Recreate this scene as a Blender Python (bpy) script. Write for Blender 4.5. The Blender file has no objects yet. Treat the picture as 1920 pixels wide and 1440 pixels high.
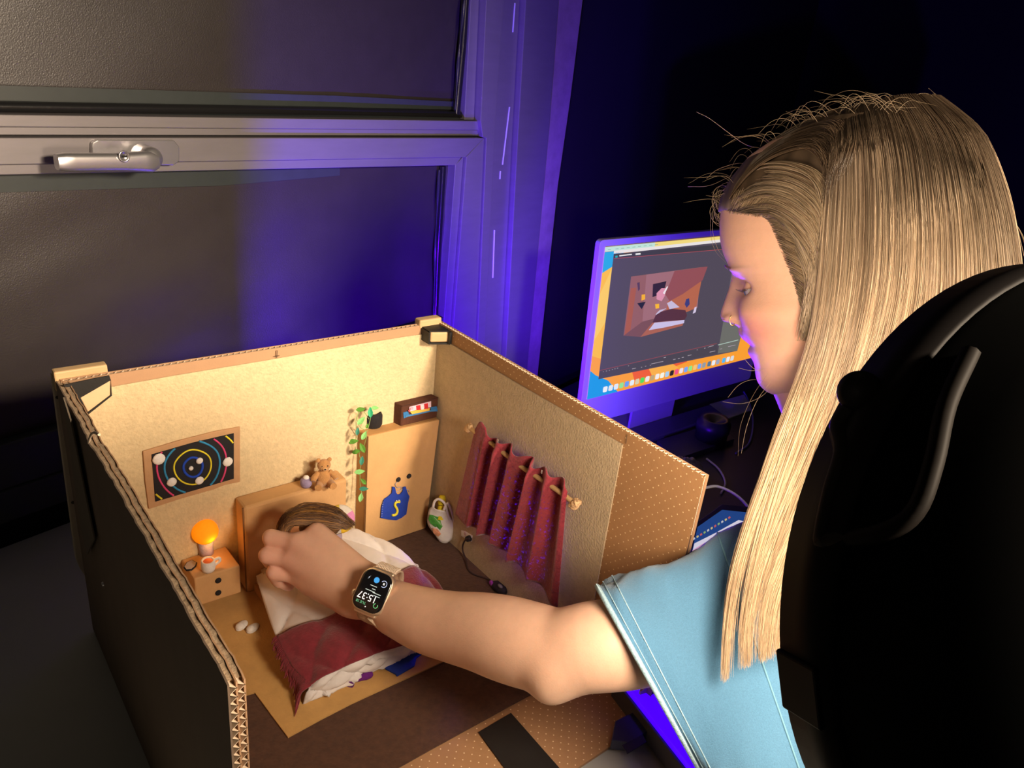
import bpy, math, random
import numpy as np
from mathutils import Vector, Matrix
random.seed(7); RNG = np.random.default_rng(7)
SC = bpy.context.scene
COL = SC.collection
# ------------------------------------------------------------------ camera
W = 0.4                                   # inner width of the cardboard box, metres
F_PX, YAW, PITCH, ROLL = 1434.2, 0.7228, 0.4181, 0.1154
CAM = np.array([-0.2678, -1.804, 1.5103]) * W
def basis():
    ca, sa, cb, sb, cc, sc_ = math.cos(YAW), math.sin(YAW), math.cos(PITCH), math.sin(PITCH), math.cos(ROLL), math.sin(ROLL)
    fw = np.array([sa*cb, ca*cb, -sb]); rt = np.array([ca, -sa, 0.]); up = np.cross(rt, fw)
    return cc*rt+sc_*up, -sc_*rt+cc*up, fw
RT, UP, FW = basis()
cd = bpy.data.cameras.new('camera'); cam = bpy.data.objects.new('camera', cd); COL.objects.link(cam)
cd.sensor_fit = 'HORIZONTAL'; cd.sensor_width = 36.0; cd.lens = 36.0*F_PX/1920.0; cd.clip_start = 0.01; cd.clip_end = 50
cam.matrix_world = Matrix(((RT[0], UP[0], -FW[0], CAM[0]), (RT[1], UP[1], -FW[1], CAM[1]), (RT[2], UP[2], -FW[2], CAM[2]), (0, 0, 0, 1)))
SC.camera = cam
SC.view_settings.view_transform = 'Standard'; SC.view_settings.look = 'None'
SC.view_settings.gamma = 1.0; SC.view_settings.use_curve_mapping = False
SC.view_settings.exposure = 0.0
w = bpy.data.worlds.new('world'); SC.world = w; w.use_nodes = True
w.node_tree.nodes['Background'].inputs[0].default_value = (0.62, 0.58, 0.45, 1); w.node_tree.nodes['Background'].inputs[1].default_value = 0.028
def light(name, kind, loc, energy, color, size=0.1, aim=None, spread=None):
    ld = bpy.data.lights.new(name, kind); ld.energy = energy; ld.color = color
    if kind == 'AREA': ld.shape = 'DISK'; ld.size = size
    else: ld.shadow_soft_size = size
    if spread: ld.spread = spread
    o = bpy.data.objects.new(name, ld); COL.objects.link(o); o.location = Vector(loc)
    if aim is not None: o.rotation_euler = (Vector(aim)-Vector(loc)).to_track_quat('-Z', 'Y').to_euler()
    return o
LAMP_C = np.array([0.277, -0.670, 0.406]); LAMP_AX = np.array([0.283, 0.887, -0.365]); LAMP_AX /= np.linalg.norm(LAMP_AX)
light('studio_lamp_light', 'AREA', LAMP_C+LAMP_AX*0.016-RT*0.062, 2.35, (1.0, 0.79, 0.58), 0.14, LAMP_C+LAMP_AX-RT*0.062)
light('warm_fill_light', 'AREA', (0.55, -1.35, 0.90), 5.2, (1.0, 0.80, 0.58), 0.20, (0.12, 0.0, 0.22), spread=math.radians(64))  # added unseen fill that evens out the close lamp's falloff
BLUE_C = (0.438, -0.090, 0.085)
def spot(name, loc, aim, energy, color, ang, size=.012):
    o = light(name, 'SPOT', loc, energy, color, size, aim); o.data.spot_size = math.radians(ang); o.data.spot_blend = .5; return o
spot('blue_led_light', BLUE_C, (BLUE_C[0]+.02, BLUE_C[1]+1, BLUE_C[2]+.45), 34, (0.075, 0.0, 1.0), 150)
spot('blue_rim_fill', (0.86, 0.12, -0.06), (0.49, -0.36, 0.38), 16, (0.12, 0.0, 1.0), 40)  # added spot that draws the blue rim along the face
spot('warm_face_fill', (-0.75, -0.72, 0.72), (0.52, -0.33, 0.41), 26, (1.0, .80, .58), 19, .05).data.spot_blend = .9  # added unseen fill that brightens the nose and face
spot('blue_monitor_fill', (0.60, -0.02, -0.05), (0.95, 0.18, 0.10), 26, (0.075, 0.0, 1.0), 70)  # added spot for the blue on the monitor bezel and chin
spot('blue_frame_fill', (0.60, 0.10, 0.02), (0.86, 0.44, 0.30), 11, (0.075, 0.0, 1.0), 80)  # added spot for the blue on the window mullion
spot('blue_curtain_fill', (0.47, -0.19, 0.10), (0.38, -0.19, 0.12), 9.0, (0.075, 0.0, 1.0), 110)  # added spot outside the hole so the curtain glows
# ------------------------------------------------------------------ pixel helpers (photo pixel -> point on a real surface)
def ray(x, y):
    d = FW*F_PX+RT*(x-960)-UP*(y-720); return d/np.linalg.norm(d)
def P(x, y, d): return CAM+ray(x, y)*d
def onp(x, y, o, n):
    r = ray(x, y); return CAM+r*(np.dot(np.asarray(o, float)-CAM, n)/np.dot(r, n))
def onz(x, y, z): return onp(x, y, (0, 0, z), (0, 0, 1))
def ony(x, y, v): return onp(x, y, (0, v, 0), (0, 1, 0))
def onx(x, y, v): return onp(x, y, (v, 0, 0), (1, 0, 0))
def nrm(v): v = np.asarray(v, float); return v/np.linalg.norm(v)
# ------------------------------------------------------------------ materials
MATS = {}
def mat(name, col, rough=0.6, noise=0.0, nscale=60, bump=0.0, bscale=200, metal=0.0, spec=0.5, emit=0.0, sss=0.0, trans=0.0, coat=0.0, attr=None, sheen=0.0, streak=None, bdist=0.001):
    if name in MATS: return MATS[name]
    m = bpy.data.materials.new(name); m.use_nodes = True; nt = m.node_tree; b = nt.nodes['Principled BSDF']; L = nt.links
    c = tuple(col)+(1,)
    b.inputs['Base Color'].default_value = c; b.inputs['Roughness'].default_value = rough; b.inputs['Metallic'].default_value = metal
    b.inputs['Specular IOR Level'].default_value = spec; b.inputs['Coat Weight'].default_value = coat; b.inputs['Coat Roughness'].default_value = 0.12
    b.inputs['Transmission Weight'].default_value = trans; b.inputs['Sheen Weight'].default_value = sheen
    if emit: b.inputs['Emission Color'].default_value = c; b.inputs['Emission Strength'].default_value = emit
    if sss:
        b.inputs['Subsurface Weight'].default_value = sss; b.inputs['Subsurface Radius'].default_value = (1.0, 0.35, 0.18); b.inputs['Subsurface Scale'].default_value = 0.006
    tc = nt.nodes.new('ShaderNodeTexCoord'); src = tc.outputs['Object']
    if streak:
        mp = nt.nodes.new('ShaderNodeMapping'); mp.inputs['Scale'].default_value = streak; L.new(src, mp.inputs[0]); src = mp.outputs[0]
    colout = None
    if attr:
        a = nt.nodes.new('ShaderNodeAttribute'); a.attribute_name = attr; colout = a.outputs['Color']
    if noise:
        n = nt.nodes.new('ShaderNodeTexNoise'); n.inputs['Scale'].default_value = nscale; n.inputs['Detail'].default_value = 5; n.inputs['Roughness'].default_value = 0.65; L.new(src, n.inputs['Vector'])
        mr = nt.nodes.new('ShaderNodeMapRange'); mr.inputs[1].default_value = 0.25; mr.inputs[2].default_value = 0.75; mr.inputs[3].default_value = 1-noise; mr.inputs[4].default_value = 1+noise; L.new(n.outputs[0], mr.inputs[0])
        vm = nt.nodes.new('ShaderNodeVectorMath'); vm.operation = 'SCALE'; L.new(mr.outputs[0], vm.inputs['Scale'])
        if colout is not None: L.new(colout, vm.inputs[0])
        else: vm.inputs[0].default_value = tuple(col)
        colout = vm.outputs[0]
    if colout is not None: L.new(colout, b.inputs['Base Color'])
    if bump:
        n2 = nt.nodes.new('ShaderNodeTexNoise'); n2.inputs['Scale'].default_value = bscale; n2.inputs['Detail'].default_value = 4; L.new(src, n2.inputs['Vector'])
        bp = nt.nodes.new('ShaderNodeBump'); bp.inputs['Strength'].default_value = bump; bp.inputs['Distance'].default_value = bdist; L.new(n2.outputs[0], bp.inputs['Height']); L.new(bp.outputs[0], b.inputs['Normal'])
    MATS[name] = m; return m
def dotted(name, col, dot, axes, pitch=0.0075, r=0.13):
    """kraft card printed with a fine grid of pale dots"""
    m = mat(name, col, 0.8, 0.08, 40, 0.2, 400); nt = m.node_tree; L = nt.links; b = nt.nodes['Principled BSDF']
    tc = nt.nodes.new('ShaderNodeTexCoord'); sp = nt.nodes.new('ShaderNodeSeparateXYZ'); L.new(tc.outputs['Object'], sp.inputs[0])
    def M(op, a, bb=None, c=None):
        n = nt.nodes.new('ShaderNodeMath'); n.operation = op
        for i, v in enumerate((a, bb, c)):
            if v is None: continue
            if isinstance(v, (int, float)): n.inputs[i].default_value = v
            else: L.new(v, n.inputs[i])
        return n.outputs[0]
    u, v = sp.outputs[axes[0]], sp.outputs[axes[1]]
    a = M('DIVIDE', M('ADD', u, v), pitch); c = M('DIVIDE', M('SUBTRACT', u, v), pitch)
    fa = M('SUBTRACT', M('FRACT', M('ADD', a, 100.0)), 0.5); fc = M('SUBTRACT', M('FRACT', M('ADD', c, 100.0)), 0.5)
    d = M('SQRT', M('ADD', M('MULTIPLY', fa, fa), M('MULTIPLY', fc, fc))); k = M('LESS_THAN', d, r)
    mx = nt.nodes.new('ShaderNodeMix'); mx.data_type = 'RGBA'; L.new(k, mx.inputs[0])
    old = b.inputs['Base Color'].links[0].from_socket; L.new(old, mx.inputs[6]); mx.inputs[7].default_value = tuple(dot)+(1,)
    L.new(mx.outputs[2], b.inputs['Base Color']); return m
# ------------------------------------------------------------------ objects
class MB:
    def __init__(s): s.v = []; s.f = []; s.mi = []; s.m = 0; s.smooth = []; s.sm = False
    def add(s, vs, fs, sm=None):
        o = len(s.v); s.v.extend([tuple(map(float, q)) for q in vs]); sm = s.sm if sm is None else sm
        for f in fs: s.f.append(tuple(i+o for i in f)); s.mi.append(s.m); s.smooth.append(sm)
        return s
    def box(s, a, b):
        x0, y0, z0 = a; x1, y1, z1 = b
        return s.hexa([(x0, y0, z0), (x1, y0, z0), (x1, y1, z0), (x0, y1, z0), (x0, y0, z1), (x1, y0, z1), (x1, y1, z1), (x0, y1, z1)])
    def hexa(s, c): return s.add(c, [(3, 2, 1, 0), (4, 5, 6, 7), (0, 1, 5, 4), (1, 2, 6, 5), (2, 3, 7, 6), (3, 0, 4, 7)])
    def prism(s, pts, n, t):
        """flat outline pts (ordered), thickened by t along n"""
        pts = [np.asarray(p, float) for p in pts]; n = nrm(n)*t; k = len(pts)
        return s.add(pts+[p+n for p in pts], [tuple(range(k))[::-1], tuple(range(k, 2*k))]+[(i, (i+1) % k, (i+1) % k+k, i+k) for i in range(k)])
    def obox(s, c, ax, h):
        """oriented box: centre, three unit axes, half sizes"""
        c = np.asarray(c, float); A, B, D = [np.asarray(a)*q for a, q in zip(ax, h)]
        return s.hexa([c-A-B-D, c+A-B-D, c+A+B-D, c-A+B-D, c-A-B+D, c+A-B+D, c+A+B+D, c-A+B+D])
    def tube(s, pts, r, n=8, caps=True, sm=True):
        pts = [np.asarray(p, float) for p in pts]; rs = r if hasattr(r, '__len__') else [r]*len(pts); vs = []; prev = None
        for i, p in enumerate(pts):
            t = nrm(pts[min(i+1, len(pts)-1)]-pts[max(i-1, 0)]+1e-12)
            if prev is None: prev = nrm(np.cross(t, (0, 0, 1) if abs(t[2]) < .9 else (1, 0, 0)))
            a = nrm(prev-t*np.dot(prev, t)); b = np.cross(t, a); prev = a
            vs += [p+rs[i]*(math.cos(2*math.pi*k/n)*a+math.sin(2*math.pi*k/n)*b) for k in range(n)]
        fs = [(i*n+k, i*n+(k+1) % n, (i+1)*n+(k+1) % n, (i+1)*n+k) for i in range(len(pts)-1) for k in range(n)]
        s.add(vs, fs, sm)
        if caps: s.add(vs[:n], [tuple(range(n))[::-1]], False); s.add(vs[-n:], [tuple(range(n))], False)
        return s
    def lathe(s, c, ax, prof, n=24, sm=True):
        """prof: (distance along ax, radius)"""
        c = np.asarray(c, float); ax = nrm(ax); a = nrm(np.cross(ax, (0, 0, 1) if abs(ax[2]) < .9 else (1, 0, 0))); b = np.cross(ax, a); vs = []
        for h, r in prof: vs += [c+ax*h+max(r, 1e-5)*(math.cos(2*math.pi*k/n)*a+math.sin(2*math.pi*k/n)*b) for k in range(n)]
        return s.add(vs, [(i*n+k, i*n+(k+1) % n, (i+1)*n+(k+1) % n, (i+1)*n+k) for i in range(len(prof)-1) for k in range(n)], sm)
    def ball(s, c, r, n=16, m=10, ax=None, sm=True, wob=0):
        c = np.asarray(c, float); r = np.asarray(r if hasattr(r, '__len__') else (r,)*3, float); A = np.eye(3) if ax is None else np.array(ax, float); vs = []
        for i in range(m+1):
            th = math.pi*i/m
            for k in range(n):
                ph = 2*math.pi*k/n; q = 1+wob*(math.sin(3*ph+i)*.5+math.sin(5*th+2*ph)*.5)
                vs.append(c+(np.array([math.sin(th)*math.cos(ph), math.sin(th)*math.sin(ph), math.cos(th)])*r*q)@A)
        return s.add(vs, [(i*n+k, i*n+(k+1) % n, (i+1)*n+(k+1) % n, (i+1)*n+k) for i in range(m) for k in range(n)], sm)
    def grid(s, G, sm=True, close_u=False):
        """G: array (rows, cols, 3)"""
        G = np.asarray(G, float); r, c = G.shape[:2]; cc = c if close_u else c-1
        return s.add(G.reshape(-1, 3), [(i*c+k, i*c+(k+1) % c, (i+1)*c+(k+1) % c, (i+1)*c+k) for i in range(r-1) for k in range(cc)], sm)
WLOC = {}
def thing(name, label, cat, loc, group=None, kind=None):
    o = bpy.data.objects.new(name, None); COL.objects.link(o); o.location = Vector(loc); o.empty_display_size = 0.01; WLOC[o.name] = np.asarray(loc, float)
    if label: o['label'] = label
    if cat: o['category'] = cat
    if group: o['group'] = group
    if kind: o['kind'] = kind
    return o
def put(name, mb, mats, parent=None, label=None, cat=None, group=None, kind=None, bevel=0, subsurf=0, solid=0, cols=None):
    v = np.array(mb.v)
    if parent is not None: base = WLOC[parent.name]
    else: base = np.array([(v[:, 0].min()+v[:, 0].max())/2, (v[:, 1].min()+v[:, 1].max())/2, v[:, 2].min()])
    me = bpy.data.meshes.new(name); me.from_pydata([tuple(q) for q in (v-base)], [], mb.f)
    for m in (mats if isinstance(mats, (list, tuple)) else [mats]): me.materials.append(m)
    me.polygons.foreach_set('material_index', mb.mi); me.polygons.foreach_set('use_smooth', mb.smooth)
    if cols is not None:
        at = me.color_attributes.new('Col', 'FLOAT_COLOR', 'POINT'); at.data.foreach_set('color', np.asarray(cols, np.float32).ravel())
    me.update(); o = bpy.data.objects.new(name, me); COL.objects.link(o)
    if parent is not None: o.parent = parent; WLOC[o.name] = base
    else: o.location = Vector(base); WLOC[o.name] = base
    if solid: q = o.modifiers.new('solid', 'SOLIDIFY'); q.thickness = solid; q.offset = 0
    if bevel: q = o.modifiers.new('bevel', 'BEVEL'); q.width = bevel; q.segments = 2; q.limit_method = 'ANGLE'
    if subsurf: q = o.modifiers.new('sub', 'SUBSURF'); q.levels = subsurf; q.render_levels = subsurf
    for k, x in (('label', label), ('category', cat), ('group', group), ('kind', kind)):
        if x: o[k] = x
    return o
def numpy_mesh(name, V, Q, m, parent=None, cols=None, smooth=True):
    base = WLOC[parent.name] if parent is not None else np.zeros(3)
    me = bpy.data.meshes.new(name); V = np.asarray(V, np.float32)-base.astype(np.float32); k = Q.shape[1]
    me.vertices.add(len(V)); me.vertices.foreach_set('co', V.ravel()); me.loops.add(Q.size); me.loops.foreach_set('vertex_index', Q.ravel().astype(np.int32))
    me.polygons.add(len(Q)); me.polygons.foreach_set('loop_start', np.arange(0, Q.size, k, dtype=np.int32)); me.polygons.foreach_set('loop_total', np.full(len(Q), k, np.int32))
    me.polygons.foreach_set('use_smooth', np.full(len(Q), smooth)); me.update(calc_edges=True); me.materials.append(m)
    if cols is not None: at = me.color_attributes.new('Col', 'FLOAT_COLOR', 'POINT'); at.data.foreach_set('color', np.asarray(cols, np.float32).ravel())
    o = bpy.data.objects.new(name, me); COL.objects.link(o)
    if parent is not None: o.parent = parent; WLOC[o.name] = base
    return o
def empty_under(name, parent):
    o = bpy.data.objects.new(name, None); COL.objects.link(o); o.parent = parent; WLOC[o.name] = WLOC[parent.name]; return o
def art(name, parent, o, n, layers, th=0.0003, step=0.00022, emit=0.0, rough=0.8, pre='felt'):
    """flat coloured shapes lying on the plane (o, n); each layer = (colour, [(px,py)...] or 3-D points)"""
    mb = MB(); ms = []; n = nrm(n)
    for i, (c, pts) in enumerate(layers):
        key = '%s_%d_%d_%d' % (pre, c[0]*255, c[1]*255, c[2]*255)
        m = mat(key, c, rough, emit=emit) if emit else mat(key, c, rough, 0.12, 300, 0.4, 900)
        if emit: m.node_tree.nodes['Principled BSDF'].inputs['Base Color'].default_value = (0, 0, 0, 1)
        if m not in ms: ms.append(m)
        mb.m = ms.index(m)
        q = [np.asarray(p, float) if len(p) == 3 else onp(p[0], p[1], o, n) for p in pts]
        q = [p+n*(i*step) for p in q]
        area = sum(np.cross(q[k]-q[0], q[k+1]-q[0]) for k in range(1, len(q)-1))
        if np.dot(area, n) < 0: q = q[::-1]
        mb.prism(q, n, th)
    return put(name, mb, ms, parent)
def circ(cx, cy, r, n=20, ry=None): return [(cx+r*math.cos(2*math.pi*i/n), cy+(ry or r)*math.sin(2*math.pi*i/n)) for i in range(n)]
def circ3(c, a, b, r, n=24, r2=None): return [np.asarray(c)+r*math.cos(2*math.pi*i/n)*a+(r2 or r)*math.sin(2*math.pi*i/n)*b for i in range(n)]
def sm(pts, k=4):
    """Catmull-Rom through pts"""
    p = [np.asarray(q, float) for q in pts]; p = [2*p[0]-p[1]]+p+[2*p[-1]-p[-2]]; out = []
    for i in range(1, len(p)-2):
        for t in np.arange(k)/k:
            out.append(.5*((2*p[i])+(p[i+1]-p[i-1])*t+(2*p[i-1]-5*p[i]+4*p[i+1]-p[i+2])*t*t+(3*p[i]-p[i-1]-3*p[i+1]+p[i+2])*t**3))
    return out+[p[-2]]
def snoise(x, y, s=0): return math.sin(x*1.7+s)*math.cos(y*2.3+s*1.3)*.5+math.sin(x*4.1-y*3.3+s*2.1)*.3+math.sin(x*9.7+y*8.1+s)*.2
X_, Y_, Z_ = np.eye(3)
# ================================================================== SETTING
M_dark = mat('dark_paint', (0.006, 0.006, 0.008), 0.75, 0.2, 6)
M_alu = mat('anodised_aluminium', (0.235, 0.215, 0.225), 0.42, 0.06, 14, 0.05, 300, metal=0.35, streak=(1, 1, 6))
M_alu2 = mat('brushed_steel', (0.62, 0.60, 0.62), 0.28, 0.05, 60, metal=0.85)
M_film = mat('black_window_film', (0.036, 0.029, 0.029), 0.34, 0.10, 30, 0.25, 700, spec=0.8)
M_black = mat('black_rubber', (0.008, 0.008, 0.008), 0.35)
TH = math.radians(13.2); WD = np.array([math.cos(TH), math.sin(TH), 0.]); WN = np.array([math.sin(TH), -math.cos(TH), 0.]); WO = np.array([0, 0.24, 0.])
def wsz(x, y):
    p = onp(x, y, WO, WN); return float((p-WO)@WD), float(p[2])
def wbox(mb, s0, s1, z0, z1, n0, n1):
    c = WO+WD*(s0+s1)/2+Z_*(z0+z1)/2+WN*(n0+n1)/2; mb.obox(c, (WD, WN, Z_), ((s1-s0)/2, (n1-n0)/2, (z1-z0)/2)); return mb
def lib(mb, px, n0, n1):
    """a bar given by four pixel corners on the wall plane, with real depth n0..n1"""
    q = [onp(x, y, WO, WN) for x, y in px]; mb.prism([p+WN*n0 for p in q], WN, n1-n0); return mb
put('floor', MB().box((-1.5, -2.2, -0.80), (3.0, 1.2, -0.75)), mat('dark_floor', (0.03, 0.03, 0.03), 0.7, .2, 5), kind='structure')
mb = wbox(MB(), -1.5, 2.6, -0.75, 0.02, -0.06, -0.012); wbox(mb, -1.5, 2.6, 1.3, 1.6, -0.06, -0.012); wbox(mb, 1.02, 2.6, 0.02, 1.3, -0.06, -0.012)
put('wall_back', mb, M_dark, kind='structure')
put('wall_right', MB().box((2.35, -2.2, -0.75), (2.42, 1.2, 1.6)), mat('black_curtain', (.002, .002, .002), .9), kind='structure')
win = thing('window_1', None, None, WO, kind='structure')
# panes covered with black film (thin sheets, slightly wavy)
def pane(name, s0, s1, z0, z1, n, seed):
    G = np.array([[WO+WD*(s0+(s1-s0)*i/60)+Z_*(z0+(z1-z0)*j/30)+WN*(n+0.0012*snoise(i*.22, j*.3, seed)) for i in range(61)] for j in range(31)])
    return put(name, MB().grid(G), M_film, win, solid=0.002)
pane('window_pane', -1.3, 0.76, 0.485, 1.25, -0.014, 1)
pane('window_pane', -1.3, 0.74, 0.06, 0.445, -0.008, 5)
# film overlap strips, grey-green, along the pane edges
M_ov = mat('grey_film_edge', (0.036, 0.044, 0.044), 0.4, .1, 50)
put('film_edge', lib(lib(MB(), [(-500, 140), (0, 162), (640, 181), (860, 192), (860, 207), (0, 191), (-500, 180)], -0.009, -0.0085), [(-500, 380), (0, 362), (420, 349), (640, 330), (640, 312), (0, 326), (-500, 332)], -0.004, -0.0035), M_ov, win)
# black gasket rolls
gk = MB()
gk.tube([onp(x, y, WO, WN)+WN*-0.004 for x, y in [(-600, 178), (0, 201), (420, 206), (640, 209), (860, 215), (868, 216)]], 0.0055, 8)
gk.tube([onp(x, y, WO, WN)+WN*-0.004 for x, y in sm([(880, -60), (872, 60), (865, 140), (858, 215)], 5)], 0.007, 8)
gk.tube([onp(x, y, WO, WN)+WN*-0.002 for x, y in sm([(832, 312), (828, 380), (822, 480), (817, 600)], 5)], 0.006, 8)
put('gasket', gk, mat('black_plastic_film', (0.012, 0.012, 0.013), 0.22, bump=.4, bscale=60), win)
cr = MB()
for a, b in (((869, 0), (852, 205)), ((822, 318), (812, 590))):
    cr.tube([onp(x, y, WO, WN)+WN*0.002 for x, y in sm([a, ((a[0]+b[0])/2-2, (a[1]+b[1])/2), b], 5)], [0.002+0.0012*math.sin(i*1.3) for i in range(11)], 6)
put('film_crease', cr, mat('black_plastic_film2', (0.03, 0.03, 0.035), 0.18), win)
# rails of the frame: each bar its own depth
put('transom', lib(MB(), [(-700, 196), (0, 212), (888, 225), (888, 242), (0, 235), (-700, 228)], -0.01, 0.012), M_alu, win, bevel=0.001)
put('transom_lip', lib(MB(), [(-700, 228.5), (0, 235.5), (888, 242.5), (890, 253), (0, 251), (-700, 247)], -0.01, 0.009), M_alu, win, bevel=0.001)
put('shadow_gap', lib(MB(), [(-700, 235), (0, 247), (890, 250), (890, 258), (0, 256), (-700, 252)], -0.01, 0.002), M_black, win)  # black bar filling the gap; its shade is put into the colour
put('sash_top_rail', lib(MB(), [(-700, 249), (0, 254), (895, 256), (860, 292), (0, 304), (-700, 311)], -0.01, 0.016), M_alu, win, bevel=0.001)
put('glazing_bead', lib(MB(), [(-700, 311.5), (0, 304.5), (858, 292.5), (846, 308), (640, 312), (0, 325), (-700, 333)], -0.01, 0.010), M_alu, win, bevel=0.001)
put('sash_stile', lib(MB(), [(895, 256), (862, 291), (832, 700), (826, 860), (868, 860), (878, 700)], -0.01, 0.016), M_alu, win, bevel=0.001)
put('glazing_bead', lib(MB(), [(861, 292), (846, 307), (818, 700), (812, 860), (825, 860), (831, 700)], -0.01, 0.010), M_alu, win, bevel=0.001)
put('jamb_bead', lib(MB(), [(896, -70), (881, -70), (876, 30), (866, 224), (884, 224)], -0.01, 0.006), M_alu, win, bevel=0.001)
put('frame_jamb', lib(MB(), [(932, -70), (897, -70), (885, 224), (889, 254), (896, 256), (879, 700), (869, 860), (884, 860), (893, 700), (912, 240)], -0.02, 0.020), M_alu, win, bevel=0.001)
put('frame_channel', lib(MB(), [(975, -70), (933, -70), (913, 240), (894, 700), (885, 860), (922, 860), (935, 700), (958, 240)], -0.03, 0.004), M_alu, win, bevel=0.001)
put('frame_cover', lib(MB(), [(1040, -70), (976, -70), (959, 240), (936, 700), (923, 860), (965, 860), (977, 700), (1018, 240)], -0.02, 0.016), M_alu, win, bevel=0.0015)
sl = MB()
for a, b in (((951, 200), (938, 308)), ((934, 320), (933, 335)), ((923, 430), (920, 520)), ((961, 5), (957, 60))):
    lib(sl, [a, (a[0]+1.6, a[1]), (b[0]+1.6, b[1]), b], 0.004, 0.005)
put('paint_chip', sl, mat('pale_chip', (0.8, .8, .85), .5), win)
put('window_sill', wbox(wbox(MB(), -1.5, .715, 0.02, 0.062, -0.05, 0.012), -1.5, .715, 0.062, 0.12, -0.02, 0.008), mat('dark_grey_metal', (0.05, 0.055, 0.055), .6, .2, 10), win, bevel=0.002)
put('trim_1', lib(MB(), [(1092, -70), (1041, -70), (1019, 240), (978, 700), (966, 860), (986, 860), (1002, 690), (1038, 345), (1060, 190)], -0.02, 0.012), mat('plastered_trim', (0.30, 0.21, 0.24), 0.75, .22, 25, .4, 60), kind='structure', bevel=0.002)
# window handle
wh = thing('window_handle', 'silver lever handle with key lock on the window sash', 'handle', onp(215, 282, WO, WN))
hb = lib(MB(), [(155, 262), (165, 257), (308, 258), (318, 270), (318, 296), (308, 304), (172, 304), (155, 290)], 0.0162, 0.022)
put('base_plate', hb, M_alu2, wh, bevel=0.001)
c0 = onp(247, 285, WO, WN); put('neck', MB().lathe(c0, WN, [(0.022, .0001), (0.022, 0.013), (0.045, 0.0125), (0.050, 0.010), (0.051, 0.0001)], 20), M_alu2, wh)
a = onp(255, 290, WO, WN)+WN*0.046; b = onp(68, 290, WO, WN)+WN*0.046
G = []
for i, t in enumerate(np.linspace(0, 1, 14)):
    c = a*(1-t)+b*t; hh = 0.0125-0.003*min(1, t*2.5) if t > 0.02 else .009; dd = 0.0075 if 0 < t < 1 else 0.006; hh *= (0.85 if t in (0., 1.) else 1)
    G.append([c+Z_*hh*np.sign(math.sin(u))*abs(math.sin(u))**.6+WN*dd*np.sign(math.cos(u))*abs(math.cos(u))**.6 for u in np.linspace(0, 2*math.pi, 20, endpoint=False)])
mbh = MB().grid(G, close_u=True); mbh.add(G[0], [tuple(range(20))]); mbh.add(G[-1], [tuple(range(20))[::-1]]); put('lever', mbh, M_alu2, wh)
c1 = onp(232, 293, WO+WN*.054, WN); put('lock', MB().lathe(c1, WN, [(0, .0062), (0.0015, .0062), (0.0015, .0048), (0.0008, .0045), (0.0008, .0001)], 20), M_alu2, wh)
put('keyhole', MB().obox(c1+WN*.001, (WD, WN, Z_), (.0032, .0004, .0012)), M_black, wh)
# desk
M_desk = mat('white_laminate', (0.42, 0.43, 0.40), 0.5, 0.05, 10, spec=.4)
dk = thing('table', 'pale laminate table carrying the cardboard box', 'table', (0.0, -0.1, -0.75))
def tb_edge(x): return 0.24+math.tan(TH)*x-.022
put('table_top', MB().prism([(-0.62, -0.60, -.034), (.50, -.60, -.034), (.50, tb_edge(.50), -.034), (-.62, tb_edge(-.62), -.034)], Z_, .030), M_desk, dk, bevel=0.002)
for x, y in ((-0.56, -0.54), (0.44, -0.54), (-0.56, 0.04), (0.44, 0.26)):
    put('leg', MB().box((x-.025, y-.025, -.75), (x+.025, y+.025, -.034)), mat('grey_leg', (.1, .1, .1), .5), dk, bevel=.003)
dk = thing('desk', 'lower dark desk under the computer, full of clutter', 'desk', (1.2, -0.1, -0.75)); DZ = -.135
put('desk_top', MB().prism([(.53, -0.35, DZ-.03), (2.2, -.35, DZ-.03), (2.2, tb_edge(2.2)-.02, DZ-.03), (.53, tb_edge(.53)-.02, DZ-.03)], Z_, .03), mat('dark_desk', (.05, .05, .06), .5, .2, 8), dk, bevel=0.002)
for x, y in ((0.60, -0.28), (2.1, -0.28), (0.60, 0.25), (2.1, 0.50)):
    put('leg', MB().box((x-.025, y-.025, -.75), (x+.025, y+.025, DZ-.03)), mat('grey_leg', (.1, .1, .1), .5), dk, bevel=.003)
# ================================================================== CARDBOARD BOX
H = 0.2848
M_kraft = mat('kraft_card', (0.46, 0.27, 0.15), 0.85, 0.06, 30, 0.15, 500)
M_kraftd = mat('kraft_card_shaded', (0.16, 0.11, 0.075), 0.8, 0.1, 12, 0.15, 300)  # kraft darkened for the unlit outer left wall, shade in the colour
M_liner = mat('card_liner_edge', (0.62, 0.45, 0.30), 0.85, .1, 200)
M_flute = mat('card_flute', (0.72, 0.56, 0.40), 0.85, .1, 200)
M_cav = mat('card_hollow_shade', (0.10, 0.055, 0.03), .9)  # filler between liners, coloured dark for the shade in the hollow
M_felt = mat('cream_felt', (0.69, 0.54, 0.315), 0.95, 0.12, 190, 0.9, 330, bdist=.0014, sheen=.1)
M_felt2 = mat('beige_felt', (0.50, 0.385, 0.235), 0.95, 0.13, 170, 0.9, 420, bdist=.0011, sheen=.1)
M_carpet = mat('brown_felt', (0.085, 0.037, 0.020), 0.95, 0.28, 130, 0.8, 300, sheen=.15)
M_dot = dotted('dotted_kraft_wall', (0.36, 0.185, 0.075), (0.75, .55, .3), (1, 2), .0105, .085)
M_dotf = dotted('dotted_kraft_floor', (0.42, 0.23, 0.11), (0.85, .66, .42), (0, 1), .0105, .09)
bx = thing('cardboard_box', 'open-fronted cardboard box holding a felt doll bedroom', 'box', (0.2, -0.2, 0))
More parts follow.
